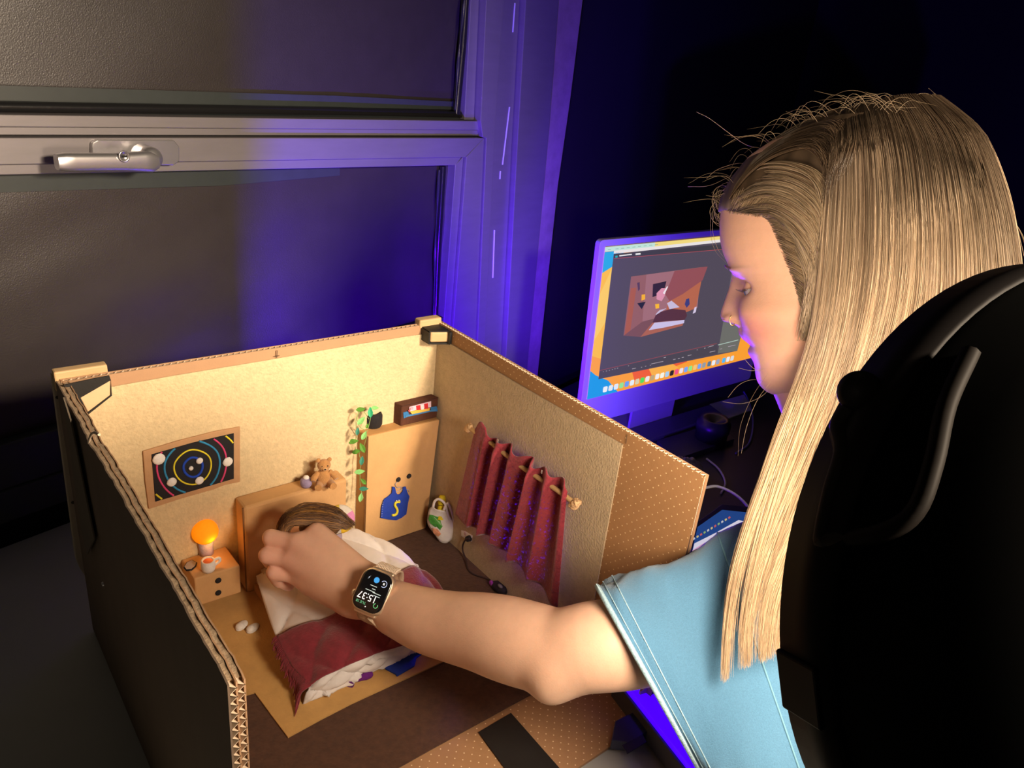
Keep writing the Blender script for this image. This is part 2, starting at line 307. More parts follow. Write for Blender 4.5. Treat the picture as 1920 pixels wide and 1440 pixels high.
# floor
put('floor_panel', MB().box((-0.004, -0.408, -0.004), (0.406, 0.004, -0.0006)), M_dotf, bx)
put('carpet', MB().prism([(0.0, 0, 0), (0.0, -0.31, 0), (0.05, -0.3175, 0), (0.2, -0.3172, 0), (0.33, -0.318, 0), (0.4, -0.322, 0), (0.4, 0, 0)][::-1], Z_, 0.001), M_carpet, bx)
# walls (two liners + wavy flute between, visible on the cut edge)
def flute(a, b, across, up, th, pitch, h, amp=1.0):
    """zigzag strip running a->b, thickness th along across, extending h along up"""
    a = np.asarray(a, float); b = np.asarray(b, float); n = int(np.linalg.norm(b-a)/pitch)*2; mb = MB()
    top = [a+(b-a)*i/n+across*(th*amp*.5*(1 if i % 2 else -1)) for i in range(n+1)]
    G = np.array([top, [p-up*h for p in top]]); return mb.grid(G, sm=False)
bw = put('back_wall', MB().box((-0.006, 0.0, 0), (0.404, 0.0008, H)), M_kraft, bx)
put('liner', MB().box((-0.006, 0.0052, 0), (0.404, 0.006, H+.0004)), M_kraft, bw)
put('flute', flute((-0.006, .003, H), (.404, .003, H), Y_, Z_, .0044, .0062, .06), M_flute, bw, solid=.0005, kind='stuff')
put('core', MB().box((-.006, .001, 0), (.404, .005, H-.004)), M_cav, bw)
rw = put('right_wall', MB().prism([(0.4, 0.004, 0), (0.4, -0.406, 0), (0.4, -0.4065, H), (0.4, 0.004, H)], X_, .0008), M_dot, bx)
put('liner', MB().box((0.4052, -0.407, 0), (0.406, 0.006, H+.0003)), M_kraft, rw)
put('flute', flute((.403, .004, H), (.403, -.407, H), X_, Z_, .0044, .0052, .06), M_flute, rw, solid=.0005, kind='stuff')
put('core', MB().box((.401, -.405, 0), (.405, .004, H-.004)), M_cav, rw)
# left wall: double board, flutes run front to back; the front cut edge shows two rows of triangles
def ragged(x0, x1, seed):
    mb = MB(); n = 70; ys = [0.004-0.4205*i/n for i in range(n+1)]
    zt = [H+0.0007*snoise(i*.9, 1, seed)+(-0.0015*math.exp(-((i-22)/2.)**2)) for i in range(n+1)]
    xo = [0.0008*snoise(i*.35, 2, 3)-0.001*math.exp(-((i-22)/3.)**2) for i in range(n+1)]
    top0 = [(x0+o, y, z) for y, z, o in zip(ys, zt, xo)]; top1 = [(x1+o, y, z) for y, z, o in zip(ys, zt, xo)]
    b0 = [(x0, y, 0) for y in ys]; b1 = [(x1, y, 0) for y in ys]
    mb.grid([b0, top0]); mb.grid([top1, b1]); mb.grid([top0, top1]); k = n
    mb.add([b0[0], b1[0], top1[0], top0[0]], [(0, 1, 2, 3)]); mb.add([b0[k], b1[k], top1[k], top0[k]], [(3, 2, 1, 0)]); return mb
lw = put('left_wall', ragged(-0.0009, 0.0, 1), M_kraft, bx)
put('liner', ragged(-0.0052, -0.0043, 2), M_kraft, lw)
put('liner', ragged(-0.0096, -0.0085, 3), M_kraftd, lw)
for xc, sd in ((-.0026, 1), (-.0069, 4)):
    put('flute', flute((xc, -.4165, H-.001), (xc, -.4165, 0), X_, Y_, .0040, .0062, -.01), M_flute, lw, solid=.0006, kind='stuff')
    put('core', ragged(xc-.0017, xc+.0017, sd), mat('torn_card', (.46, .33, .21), .9, .3, 300, .6, 500), lw).location = Vector((0, .004, -.0007))
put('torn_fibre', MB().tube(sm([onx(x, y, -.013) for x, y in [(186, 815), (176, 811), (170, 818), (165, 832)]], 4), [.0011]*12+[.0003], 5), M_flute, lw)
# linings
bl = MB().prism([ony(x, y, -.0008) for x, y in [(196, 727), (330, 703), (500, 675), (640, 650), (770, 629)]]+[(0.4, -.0008, H-.0125), (0.4, -.0008, 0), (0, -.0008, 0), (0.0, -.0008, H-.0122)], (0, -1, 0), .0012)
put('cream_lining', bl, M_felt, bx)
G = onx(1170, 833, .4)
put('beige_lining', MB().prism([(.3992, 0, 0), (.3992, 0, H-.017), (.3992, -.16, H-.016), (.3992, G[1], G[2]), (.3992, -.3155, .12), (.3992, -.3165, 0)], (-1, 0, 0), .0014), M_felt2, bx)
for q in ([(519, 657), (520.5, 657), (519.5, 671), (518, 671)], [(514, 668), (524, 666), (524, 667.3), (514, 669.4)]):
    put('pencil_mark', MB().prism([ony(x, y, -.0022) for x, y in q], (0, -1, 0), .0002), mat('pencil', (.12, .07, .04), .8), bx)
q = [onx(x, y, .3988) for x, y in [(1175.5, 815), (1176.6, 815), (1174, 832), (1173, 832)]]
put('pencil_mark', MB().prism(q, (-1, 0, 0), .0002), MATS['pencil'], bx)
# corner fittings
M_wood = mat('pale_pine', (0.66, 0.44, 0.22), 0.6, .12, 30, .1, 80, streak=(1, 1, 8))
M_tape = mat('black_gaffer_tape', (0.010, 0.009, 0.008), 0.6, .2, 60, .2, 300)
# right rear block
put('corner_block', MB().box((0.372, -0.0012, H-.004), (0.4035, 0.0115, H+.0065)), M_wood, bx, bevel=.002)
blk = [ony(x, y, -.020) for x, y in [(776, 612), (838, 621), (842, 640), (778, 634)]]
put('corner_block', MB().hexa([(0.377, -0.018, H-.016), (0.398, -0.026, H-.016), (0.3995, -0.002, H-.016), (0.377, -.002, H-.016), (0.377, -0.018, H-.003), (0.398, -.026, H-.003), (.3995, -.002, H-.003), (.377, -.002, H-.003)]), M_wood, bx, bevel=.0018)
put('tape', MB().hexa([(0.3755, -0.017, H-.0028), (0.3995, -0.0265, H-.0028), (0.4, 0., H-.0028), (0.3755, 0, H-.0028), (0.3755, -0.017, H-.0016), (0.3995, -.0265, H-.0016), (.4, 0, H-.0016), (.3755, 0, H-.0016)]), M_tape, bx)
put('tape', MB().box((.396, -.030, H-.0175), (.3996, -.0262, H-.0018)).box((.3745, -.0178, H-.0175), (.3765, -.0008, H-.003)).hexa([(0.3755, -0.0172, H-.0185), (0.3985, -0.0272, H-.0185), (0.399, -.002, H-.0185), (0.3755, -.002, H-.0185), (0.3755, -0.0172, H-.0162), (0.3985, -.0272, H-.0162), (.399, -.002, H-.0162), (.3755, -.002, H-.0162)]), M_tape, bx)
# left rear
put('corner_block', MB().box((-0.010, 0.0062, H-.012), (0.034, 0.017, H+.0075)), M_wood, bx, bevel=.0015)
q = [ony(x, y, -.010) for x, y in [(150, 745), (207, 712), (208, 742), (166, 775)]]
put('corner_block', MB().prism(q, (0, 1, 0), .009), mat('pale_wood_end', (.74, .52, .30), .7, .1, 40), bx, bevel=.0008)
q = [ony(x, y, -.0115) for x, y in [(119, 722), (205, 704), (208, 713), (151, 746), (166, 777), (160, 777), (140, 750)]]
put('tape', MB().prism(q, (0, 1, 0), .001), M_tape, bx)
q = [ony(x, y, -.0112) for x, y in [(208, 712), (210, 742), (166, 777), (164, 774), (207.6, 741)]]
put('tape', MB().prism(q, (0, 1, 0), .0012), M_tape, bx)
# wooden post and brace outside the left rear corner
post = MB().prism([onp(x, y, (0, .012, 0), Y_) for x, y in [(97, 704), (122, 716), (150, 960), (163, 1086), (150, 1066), (143, 1050), (133, 975)]], Y_, .008)
put('post', post, mat('grey_pine', (.46, .38, .28), .75, .15, 20), bx, bevel=.0008)
q = [onx(x, y, -.0135) for x, y in [(118, 745), (132, 790), (176, 1010), (163, 1040), (150, 985)]]
put('brace', MB().prism(q, X_, .0012), mat('dark_brace', (.13, .10, .07), .8, .15, 20), bx)
put('rivet', MB().lathe(onx(194, 1095, -.0122), (-1, 0, 0), [(0, .0022), (.0012, .0020), (.0012, .0012), (.0004, .001), (.0004, .0001)], 12), M_alu2, bx)
for x, y in ((108, 745), (137, 942)):
    put('screw', MB().lathe(onp(x, y, (0, .0118, 0), Y_), (0, -1, 0), [(0, .0018), (.0006, .0015), (.0006, .0001)], 10), mat('dark_screw', (.05, .04, .03), .5, metal=.6), bx)
# tape strip and folded flap at the front of the floor
put('tape', MB().prism([onz(x, y, 0.0012) for x, y in [(897, 1373), (958, 1337), (1075, 1470), (968, 1470)]], Z_, .0004), M_tape, bx)
put('flap', MB().prism([(0.392, -.3985, 0), (.4, -.400, 0), (.4, -.400, .04), (.393, -.3985, .036)], Y_, .002), M_kraft, bx)
# ================================================================== DOLL BEDROOM
M_card = mat('brown_card', (0.62, 0.36, 0.155), 0.85, 0.07, 40, 0.3, 250)
M_cards = mat('brown_card_shaded', (0.50, 0.27, 0.10), 0.85, 0.1, 40, 0.3, 250)  # darker copy of brown card, with side shade put into the colour
M_crease = mat('card_crease', (0.24, 0.12, 0.045), .9)
M_blk = mat('black_felt', (0.012, 0.010, 0.012), 0.9, .2, 200, .4, 900)
M_rug = mat('tan_felt', (0.60, 0.35, 0.115), 0.95, 0.10, 60, 0.5, 350, sheen=.1)
# rug
rp = [(0.0008, -0.001), (0.0008, -0.178), (0.03, -0.200), (0.066, -0.218), (0.1, -0.234), (0.14, -0.2335), (0.19, -0.2352), (0.24, -0.2338), (0.288, -0.2345), (0.285, -0.15), (0.283, -0.001)]
rp = [(0.0008, -0.001), (0.0008, onz(463, 1280, 0)[1])] + [tuple(onz(x, y, 0)[:2]) for x, y in [(478, 1302), (508, 1343), (540, 1386), (600, 1353), (660, 1322), (740, 1285), (800, 1258), (850, 1234)]] + [(0.288, -0.001)]
put('rug', MB().prism([(x, y, 0.0012) for x, y in rp], Z_, .0016), M_rug, None, 'tan felt rug under the doll bed on the brown carpet', 'rug')
# poster
po = thing('poster', 'landscape felt picture of planets on coloured orbit rings in a card frame', 'picture', ony(360, 950, 0))
O = (0, -.0036, 0)
fr = [(267, 845), (330, 826), (400, 808), (449, 799), (449, 850), (449, 902), (420, 908), (400, 916), (340, 933), (278, 953), (271, 900)]
put('frame', MB().prism([onp(x, y, (0, -.0022, 0), Y_) for x, y in fr], (0, -1, 0), .0022), mat('frame_card', (.52, .30, .15), .85, .1, 60, .3, 300), po, bevel=.0006)
R0 = (.012, .011, .014); YE = (.82, .70, .03); PK = (.70, .06, .20); CY = (.03, .26, .52); BL = (.01, .06, .50); WH = (.85, .82, .80)
inner = [(284, 852), (360, 830), (438, 812), (438, 897), (370, 917), (291, 940)]
put('black_panel', MB().prism([onp(x, y, (0, -.0044, 0), Y_) for x, y in inner], (0, -1, 0), .0008), mat('black_panel_felt', R0, .9, .2, 200, .3, 900), po)
C0 = onp(362, 876, (0, -.0052, 0), Y_); bxs = [onp(x, y, (0, -.0052, 0), Y_) for x, y in inner]
xmin, xmax = bxs[0][0]+.001, bxs[2][0]-.001
def inside(p):
    s = None
    for i in range(len(bxs)):
        a, b = bxs[i], bxs[(i+1) % len(bxs)]; c = (b[0]-a[0])*(p[2]-a[2])-(b[2]-a[2])*(p[0]-a[0])
        if s is None: s = c > 0
        elif (c > 0) != s: return False
    return True
for rx, rz, c, w_ in ((.0095, .0115, BL, .0014), (.0185, .0205, YE, .0009), (.0275, .031, CY, .0011), (.0345, .040, PK, .0010), (.0465, .047, YE, .0010)):
    runs = []; run = []
    for i in range(97):
        t = 2*math.pi*i/96; p = C0+X_*rx*math.cos(t+.1)*(1+.03*math.sin(3*t))+Z_*rz*math.sin(t)*(1+.02*math.cos(4*t))
        if inside(p): run.append(p)
        else:
            if len(run) > 2: runs.append(run)
            run = []
    if len(run) > 2: runs.append(run)
    for run in runs: put('orbit_ring', MB().tube(run, w_, 6), mat('ring_%d_%d' % (c[0]*99, c[2]*99), c, .9, .15, 300, .4, 900), po)
for x, y, r in ((298, 861, .0062), (322, 904, .0050), (374, 901, .0046), (427, 866, .0054), (374, 864, .0036), (358, 878, .0024)):
    p = onp(x, y, (0, -.0066, 0), Y_)
    put('planet', MB().ball(p, (r, .0022, r), 16, 8, wob=.04), mat('white_felt', (.82, .79, .76), .95, .08, 200, .5, 600), po)
# bedside cabinet on the wall
zt, zb = .057, .0200
ns = thing('bedside_cabinet', 'small brown card bedside cabinet with two black knobs by left wall', 'cabinet', (.1, -.02, zb))
tp = [onz(x, y, zt) for x, y in [(339, 1048), (423, 1023), (450, 1060), (364, 1086)]]
tp[0][1] = tp[1][1] = -.0025
bt = [p*np.array([1, 1, 0])+Z_*zb for p in tp]
put('body', MB().hexa(bt+tp), M_card, ns, bevel=.0016)
for x, y in ((409, 1088), (409, 1111)):
    p = onp(x, y, tp[2], nrm(np.cross(tp[2]-tp[3], Z_))); put('knob', MB().lathe(p, (0.05, -1, 0), [(-.001, .0032), (.0012, .0032), (.0018, .0026), (.002, .0001)], 16), M_blk, ns)
# glowing lamp
lp = onz(387, 1037, zt)
tl = thing('table_lamp', 'small lit felt lamp with round orange shade on the bedside cabinet', 'lamp', lp)
put('base', MB().lathe(lp, Z_, [(0, .0001), (0, .0078), (.006, .0074), (.017, .0083), (.0172, .0001)], 20), mat('lilac_felt', (.50, .42, .50), .9, .2, 150, .5, 500), tl)
sc_ = lp+Z_*.0285
m = mat('orange_lit_felt', (1.0, .30, .012), .9, .12, 90, .4, 400); bb = m.node_tree.nodes['Principled BSDF']; bb.inputs['Emission Color'].default_value = (1, .27, .0, 1); bb.inputs['Emission Strength'].default_value = .62
put('lamp_shade', MB().ball(sc_, (.0140, .0135, .0142), 24, 16, wob=.012), m, tl)
light('table_lamp_light', 'POINT', tuple(lp+np.array([.004, -.017, .022])), .012, (1, .42, .06), .004)
# mug
mg = onz(391, 1069, zt)
mu = thing('mug', 'tiny white felt mug of orange tea on the bedside cabinet', 'mug', mg)
put('cup', MB().lathe(mg, Z_, [(0, .0001), (0, .0062), (.004, .0074), (.0125, .0072), (.0135, .0066), (.0125, .0050), (.011, .0045)], 20), MATS['white_felt'], mu)
put('tea', MB().lathe(mg+Z_*.0118, Z_, [(0, .0052), (.0008, .0040), (.001, .0001)], 18), mat('orange_tea', (.75, .17, .05), .7), mu)
put('handle', MB().tube(sm([mg+np.array(q) for q in [(.006, .0, .011), (.0115, -.0, .0115), (.0122, 0, .0075), (.0062, 0, .004)]], 4), .0016, 8), MATS['white_felt'], mu)
# coaster-like grey disc with black rim, leaning over the cabinet's left edge
q = [onz(x, y, zt+.0008) for x, y in [(346, 1064), (351, 1056), (360, 1052), (368, 1056), (366, 1062), (359, 1068), (350, 1069)]]
hm = thing('hand_mirror', 'small grey oval with black rim lying on the cabinet beside the mug', 'mirror', q[0])
put('disc', MB().prism(q, Z_, .0012), mat('grey_felt_disc', (.42, .36, .33), .7, .15, 100), hm)
put('rim', MB().tube(q+[q[0]], .0012, 6), M_blk, hm)
# slippers
def slipper(px, label):
    c = onz(px[0], px[1], .0030); h = onz(px[2], px[3], .003); d = nrm(h-c); s_ = np.cross(Z_, d); L = np.linalg.norm(h-c)
    G = []
    for i, t in enumerate(np.linspace(0, 1, 13)):
        wd = .0058*math.sin(math.pi*min(1, .04+t*.94))**.55*(1-.18*math.cos(2*math.pi*t)); q = c+d*(L*(t*2-1)); hh = .0032+.0022*(t < .5)
        G.append([q+s_*wd*math.cos(u)+Z_*max(-.0002, hh*math.sin(u)) for u in np.linspace(0, 2*math.pi, 16, endpoint=False)])
    t = thing('slipper', label, 'slipper', c, 'white felt slippers on the rug')
    put('sole', MB().ball(c+Z_*.0008, (.0086, .0054, .0026), 20, 10, ax=(d, s_, Z_)), MATS['white_felt'], t)
    put('toe_cap', MB().ball(c+Z_*.0020-d*.0028, (.0052, .0048, .0034), 16, 8, ax=(d, s_, Z_)), MATS['white_felt'], t)
slipper((453, 1174, 462, 1164), 'left white felt slipper, farther from the doll bed')
slipper((474, 1179, 484, 1170), 'right white felt slipper, nearer to the doll bed')
# bed
bd = thing('doll_bed', 'doll bed with tall brown card headboard and light brown frame', 'bed', (.205, -.1, 0))
hz = .118
put('headboard', MB().box((.1425, -.028, 0.002), (.2655, -.0022, hz)), M_card, bd, bevel=.003)
put('edge_fold', MB().box((.1418, -.0262, .004), (.1432, -.0245, hz-.002)), M_crease, bd)
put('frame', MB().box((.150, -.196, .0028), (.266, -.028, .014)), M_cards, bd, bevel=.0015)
put('mattress', MB().box((.152, -.190, .014), (.264, -.029, .024)), mat('cream_cotton', (.66, .52, .36), .9, .06, 60, .3, 300), bd, bevel=.003)
for k, (z0, x0) in enumerate(((.0245, .150), (.0285, .153))):
    mb = MB(); G = []
    a = [onz(x, y, z0) for x, y in [(466+k*2, 1030-k*3), (494, 1082-k*3)]]
    for i in range(9):
        t = i/8; p0 = a[0]*(1-t)+a[1]*t; G.append([p0+X_*(.045*j/10)+Z_*(.002*math.sin(t*3.1)*math.sin(j/10*3.1)+.0004*snoise(i, j)) for j in range(11)])
    put('pillow', mb.grid(G), MATS['cream_cotton'], None, ('lower', 'upper')[k]+' thin beige pillow on the doll bed beside the fingers', 'pillow', 'beige pillows on the doll bed', solid=.0028)
# quilt: control rows from head to foot, columns left to right
CR = [[(480, 1078, .030), (560, 1040, .034), (625, 1000, .046), (660, 988, .046), (688, 1002, .040)],
      [(497, 1136, .030), (590, 1110, .036), (670, 1050, .040), (722, 1020, .044), (748, 1046, .033)],
      [(518, 1194, .029), (610, 1160, .036), (700, 1110, .040), (775, 1065, .036), (802, 1088, .022)],
      [(546, 1250, .022), (620, 1205, .034), (710, 1165, .036), (790, 1120, .034), (835, 1120, .018)],
      [(577, 1284, .018), (633, 1250, .028), (700, 1221, .030), (768, 1198, .028), (826, 1178, .018)],
      [(573, 1304, .012), (633, 1275, .018), (700, 1243, .018), (776, 1209, .017), (834, 1184, .010)],
      [(569, 1322, .003), (634, 1295, .004), (701, 1261, .005), (783, 1217, .005), (842, 1186, .003)]]
CP = np.array([[onz(*q) for q in r] for r in CR])
def dense(CP, ku, kv):
    A = np.array([sm(list(r), ku) for r in CP]); B = np.array([sm(list(A[:, j]), kv) for j in range(A.shape[1])]); return B.transpose(1, 0, 2)
D = dense(CP, 22, 16)
def normals(G):
    du = np.gradient(G, axis=1); dv = np.gradient(G, axis=0); n = np.cross(dv, du); n /= np.linalg.norm(n, axis=2, keepdims=True)+1e-9
    return n*np.sign(n[:, :, 2:3]+1e-9)
N = normals(D); nr, nc = D.shape[:2]
puff = np.zeros((nr, nc))
for i in range(nr):
    for j in range(nc):
        u, v = j/(nc-1)*3.6, i/(nr-1)*5.2
        a = abs(math.sin(math.pi*(u+v*.55))); b = abs(math.sin(math.pi*(u-v*.55)+.4)); ed = min(1, min(j, nc-1-j)/3.5, min(i, nr-1-i)/3.5)
        puff[i, j] = (.0085*min(a, 1)**.38*min(b, 1)**.38-.0058+.0007*snoise(u*3, v*3, 2))*ed-.0016*(1-ed)
Q = D+N*puff[:, :, None]
M_quilt = mat('white_quilt', (.74, .70, .68), .85, .04, 60, .35, 220, sheen=.1)
qt = put('quilt', MB().grid(Q), M_quilt, None, 'white quilted duvet covering the doll bed', 'quilt', solid=.0012)
# maroon blanket across the foot with fringe at both sides
M_mar = mat('maroon_wool', (.205, .018, .030), .95, .25, 150, .7, 420, sheen=.35)
i0, i1 = 32, 67
bk = thing('blanket', 'maroon fringed wool blanket laid across the foot of the quilt', 'blanket', Q[50, nc//2])
dl = Q[:, 0]-Q[:, 2]; BG = []
edge = [onz(x, y, z) for x, y, z in [(518, 1199, .030), (530, 1216, .028), (541, 1236, .024), (549, 1262, .018), (560, 1283, .014), (580, 1281, .019)]]
for ii in range(27):
    i = i0+ii*(i1-i0)/26; k = min(int(i), nr-2); f = i-k
    base = (Q[k]*(1-f)+Q[k+1]*f)+ (N[k]*(1-f)+N[k+1]*f)*.0023
    row = [base[j]*.6+.2*base[max(j-2, 0)]+.2*base[min(j+2, nc-1)]+N[k, j]*.0010 for j in range(nc)]
    BG.append(row)
BG = np.array(BG)
put('cloth', MB().grid(BG), M_mar, bk, solid=.0018)
fm = MB()
for side in (0, 1):
    for ii in range(0, 52):
        t = ii/51; k = min(int(t*26), 25); f = t*26-k; j = 0 if side == 0 else nc-1
        p = BG[k, j]*(1-f)+BG[k+1, j]*f; out = nrm(BG[k, j]-BG[k, 2 if side == 0 else nc-3])
        L = (.006+.013*t**3)*(1+.3*snoise(ii*1.9, side*5+2)) if side == 0 else .008
        q1 = p+out*L*.40+np.array([-.001, -.001, -.001]); q2 = p+out*L*.75+np.array([.0016*snoise(ii*2.1, 3), -L*.30+.002*snoise(ii*3.1, 5), -L*.35]); q3 = p+out*L*1.0+np.array([.004*snoise(ii*1.3, 9)-.001, -L*.75+.003*snoise(ii*2.7, 1), -L*.7])
        for q in (q1, q2, q3): q[2] = max(q[2], .0042)
        r = .0007+.0004*random.random(); fm.tube(sm([p+out*-.002, q1, q2, q3], 3), [r*1.1]*8+[r*.8, r*.3], 5)
put('fringe', fm, M_mar, bk, kind='stuff')
# clothes poking out from under the bed
def clothpatch(name, px, m, label, cat, th=.0028):
    put(name, MB().prism([onz(x, y, .003) for x, y in px], Z_, th), m, None, label, cat, bevel=.001)
clothpatch('t_shirt', [(718, 1246), (745, 1228), (772, 1218), (791, 1213), (794, 1226), (781, 1236), (777, 1251), (744, 1270), (741, 1266), (722, 1256)], mat('royal_blue_felt', (.012, .045, .36), .95, .15, 120, .6, 400), 'flat royal blue felt garment poking out under the quilt', 'garment', .003)
sk = MB().tube(sm([onz(x, y, .0062) for x, y in [(656, 1284), (660, 1275), (670, 1272), (684, 1268), (697, 1262)]], 4), [.0042, .0042, .004, .0036, .0034, .0034, .0034, .0034, .0034, .0034, .0034, .0036, .004, .0042, .0042, .004, .003][:17], 10)
put('sock', sk, mat('purple_felt', (.13, .012, .20), .95, .2, 120, .6, 400), None, 'crumpled purple felt sock at the foot of the bed', 'sock')
# doll head of hair under the hand, round cushion
dh = thing('doll', 'doll lying on the bed with long brown and blonde hair under the hand', 'doll', onz(590, 1005, .04))
hc = P(602, 984, .858)
put('head', MB().ball(hc, (.024, .017, .017), 20, 14), mat('brown_wool_hair', (.20, .095, .035), .8, .35, 25, .5, 200, streak=(1, 6, 6)), dh)
put('body', MB().tube([hc+np.array([.004, -.015, -.006]), hc+np.array([.002, -.026, -.022]), hc+np.array([.002, -.045, -.028])], [.012, .010, .008], 12), mat('doll_pyjama', (.5, .4, .5), .9), dh)
hv = []; hf = []; hcol = []
def ribs(V, Qd, Cc, pts, r0, col, taper=.25):
    n = len(pts); pts = np.asarray(pts); base = len(V)//1
    t = np.gradient(pts, axis=0); t /= np.linalg.norm(t, axis=1, keepdims=True)+1e-12
    a = np.cross(t, (0.31, .62, .72)); a /= np.linalg.norm(a, axis=1, keepdims=True)+1e-9; b = np.cross(t, a)
    s_ = np.linspace(0, 1, n); rr = r0*(1-(1-taper)*s_**3)
    for k in range(3):
        an = 2*math.pi*k/3; V.append(pts+(a*math.cos(an)+b*math.sin(an))*rr[:, None])
    Cc.append(col); return n
def hairmesh(name, strands, r, cols, m, parent, kind=None):
    """strands: (S, n, 3); cols: (S, n, 3) -> one mesh of thin three-sided fibres"""
    S, n, _ = strands.shape; t = np.gradient(strands, axis=1); t /= np.linalg.norm(t, axis=2, keepdims=True)+1e-12
    a = np.cross(t, np.array([.31, .62, .72])); a /= np.linalg.norm(a, axis=2, keepdims=True)+1e-9; b = np.cross(t, a)
    rr = (np.asarray(r)*np.ones(S))[:, None]*(1-.75*np.linspace(0, 1, n)**4)[None]
    V = np.stack([strands+(a*math.cos(2*math.pi*k/3)+b*math.sin(2*math.pi*k/3))*rr[:, :, None] for k in range(3)], axis=2).reshape(-1, 3)
    C = np.repeat(np.concatenate([cols, np.ones((S, n, 1))], 2)[:, :, None], 3, 2).reshape(-1, 4)
    s = np.arange(S)[:, None, None]*n*3; i = np.arange(n-1)[None, :, None]*3; k = np.arange(3)[None, None]; k2 = (k+1) % 3
    Qd = np.stack([s+i+k, s+i+k2, s+i+3+k2, s+i+3+k], -1).reshape(-1, 4)
    o = numpy_mesh(name, V, Qd, m, parent, C)
    if kind: o['kind'] = kind
    return o
M_dhair = mat('doll_hair', (1, 1, 1), .45, attr='Col', spec=.5)
S = 520; st = []; cc = []
for i in range(S):
    u = random.random(); v = random.random(); g1 = [(520+20*u, 1000-10*u), (530+25*u, 975-12*u), (575+20*u, 955+8*u), (630, 962+10*v), (665-15*v, 985+6*u-8*v)]
    d0 = .852-.014*math.sin(u*3)
    w5 = (.5, 1.6, 2.2, 1.6, .9)
    g = [P(a+10*(random.random()-.5), b+22*w5[k]*(v-.35)*.8+6*(random.random()-.5), d0+(.004 if k in (0, 4) else -.004*v+.008*abs(v-.4))) for k, (a, b) in enumerate(g1)]
    st.append(sm(g, 4)); c = np.array((.36, .17, .035)) if random.random() < .35 else np.array((.16, .075, .035)); c = c*(1-u*.3)+np.array((.45, .30, .18))*(.55*max(0, v-.4)); cc.append(np.tile(c*(.6+.8*random.random()), (len(st[-1]), 1)))
hairmesh('hair', np.array(st), .00035, np.array(cc), M_dhair, dh, 'stuff')
cb = P(638, 973, .874); vd = nrm(CAM-cb); sx = nrm(np.cross(Z_, vd)); sy = np.cross(vd, sx)
cu = thing('round_cushion', 'round felt cushion in pink, yellow and white wedges against the headboard', 'cushion', cb)
cols = [(.80, .74, .66), (.75, .28, .55), (.85, .55, .03), (.80, .76, .72), (.78, .30, .55), (.85, .62, .1)]
for k in range(6):
    G = []
    a0 = math.radians(95-60*k); a1 = a0-math.radians(60)
    for i in range(9):
        th = math.pi*.5*i/8; G.append([cb+(sx*math.cos(a)+sy*math.sin(a))*(.0158*math.sin(th))+vd*(.0068*math.cos(th)) for a in np.linspace(a0, a1, 7)])
        
    for i in range(1, 9):
        th = math.pi*.5*(1+i/8); G.append([cb+(sx*math.cos(a)+sy*math.sin(a))*(.0158*math.sin(th))+vd*(.0068*math.cos(th)) for a in np.linspace(a0, a1, 7)])
    put('wedge', MB().grid(G), mat('cushion_%d' % k, cols[k], .95, .15, 150, .5, 500), cu)
# jar and teddy on the headboard
jr = onz(574, 912, hz); jr[1] = max(jr[1], -.022)
jt = thing('jar', 'small round lilac jar with white top on the headboard', 'jar', jr)
put('pot', MB().lathe(jr, Z_, [(0, .0001), (0, .0050), (.003, .0066), (.008, .0068), (.011, .0045), (.0112, .0001)], 18), mat('lilac_jar', (.30, .24, .40), .8, .25, 120, .4, 500), jt)
put('lid', MB().ball(jr+Z_*.0118, (.0034, .0034, .0026), 14, 8), MATS['white_felt'], jt)
M_ted = mat('teddy_fur', (.50, .25, .085), .95, .2, 200, .8, 700, sheen=.3)
tz = onz(607, 908, hz); td = thing('teddy_bear', 'small light brown teddy bear sitting on the headboard', 'teddy bear', tz)
fv = nrm(np.array([-.3, -1, 0])); sd = np.cross(Z_, fv)
K = 1.0
def tb(p): return tz+(sd*p[0]+fv*p[1]+Z_*p[2])*K
put('body', MB().ball(tb((0, 0, .010)), (.0088, .0078, .0115), 16, 12), M_ted, td)
put('head', MB().ball(tb((0, 0.001, .0262)), (.0078, .0070, .0070), 16, 12), M_ted, td)
put('muzzle', MB().ball(tb((0, .0068, .0245)), (.0032, .0028, .0026), 12, 8), mat('teddy_muzzle', (.60, .34, .15), .95), td)
put('nose', MB().ball(tb((0, .0094, .0252)), (.0013, .0010, .0009), 8, 6), M_blk, td)
for s_ in (-1, 1):
    put('eye', MB().ball(tb((s_*.0030, .0066, .0280)), .0009, 8, 6), M_blk, td)
    put('ear', MB().ball(tb((s_*.0062, .0, .0322)), (.0029, .0018, .0029), 10, 8), M_ted, td)
    put('arm', MB().tube([tb(q) for q in ((s_*.006, .001, .0175), (s_*.0115, .004, .0125), (s_*.0130, .007, .0098))], [.0030, .0036, .0030], 10), M_ted, td)
    put('leg', MB().tube([tb(q) for q in ((s_*.005, .002, .0045), (s_*.0075, .010, .0045), (s_*.0085, .0145, .0050))], [.0040, .0044, .0042], 10), M_ted, td)
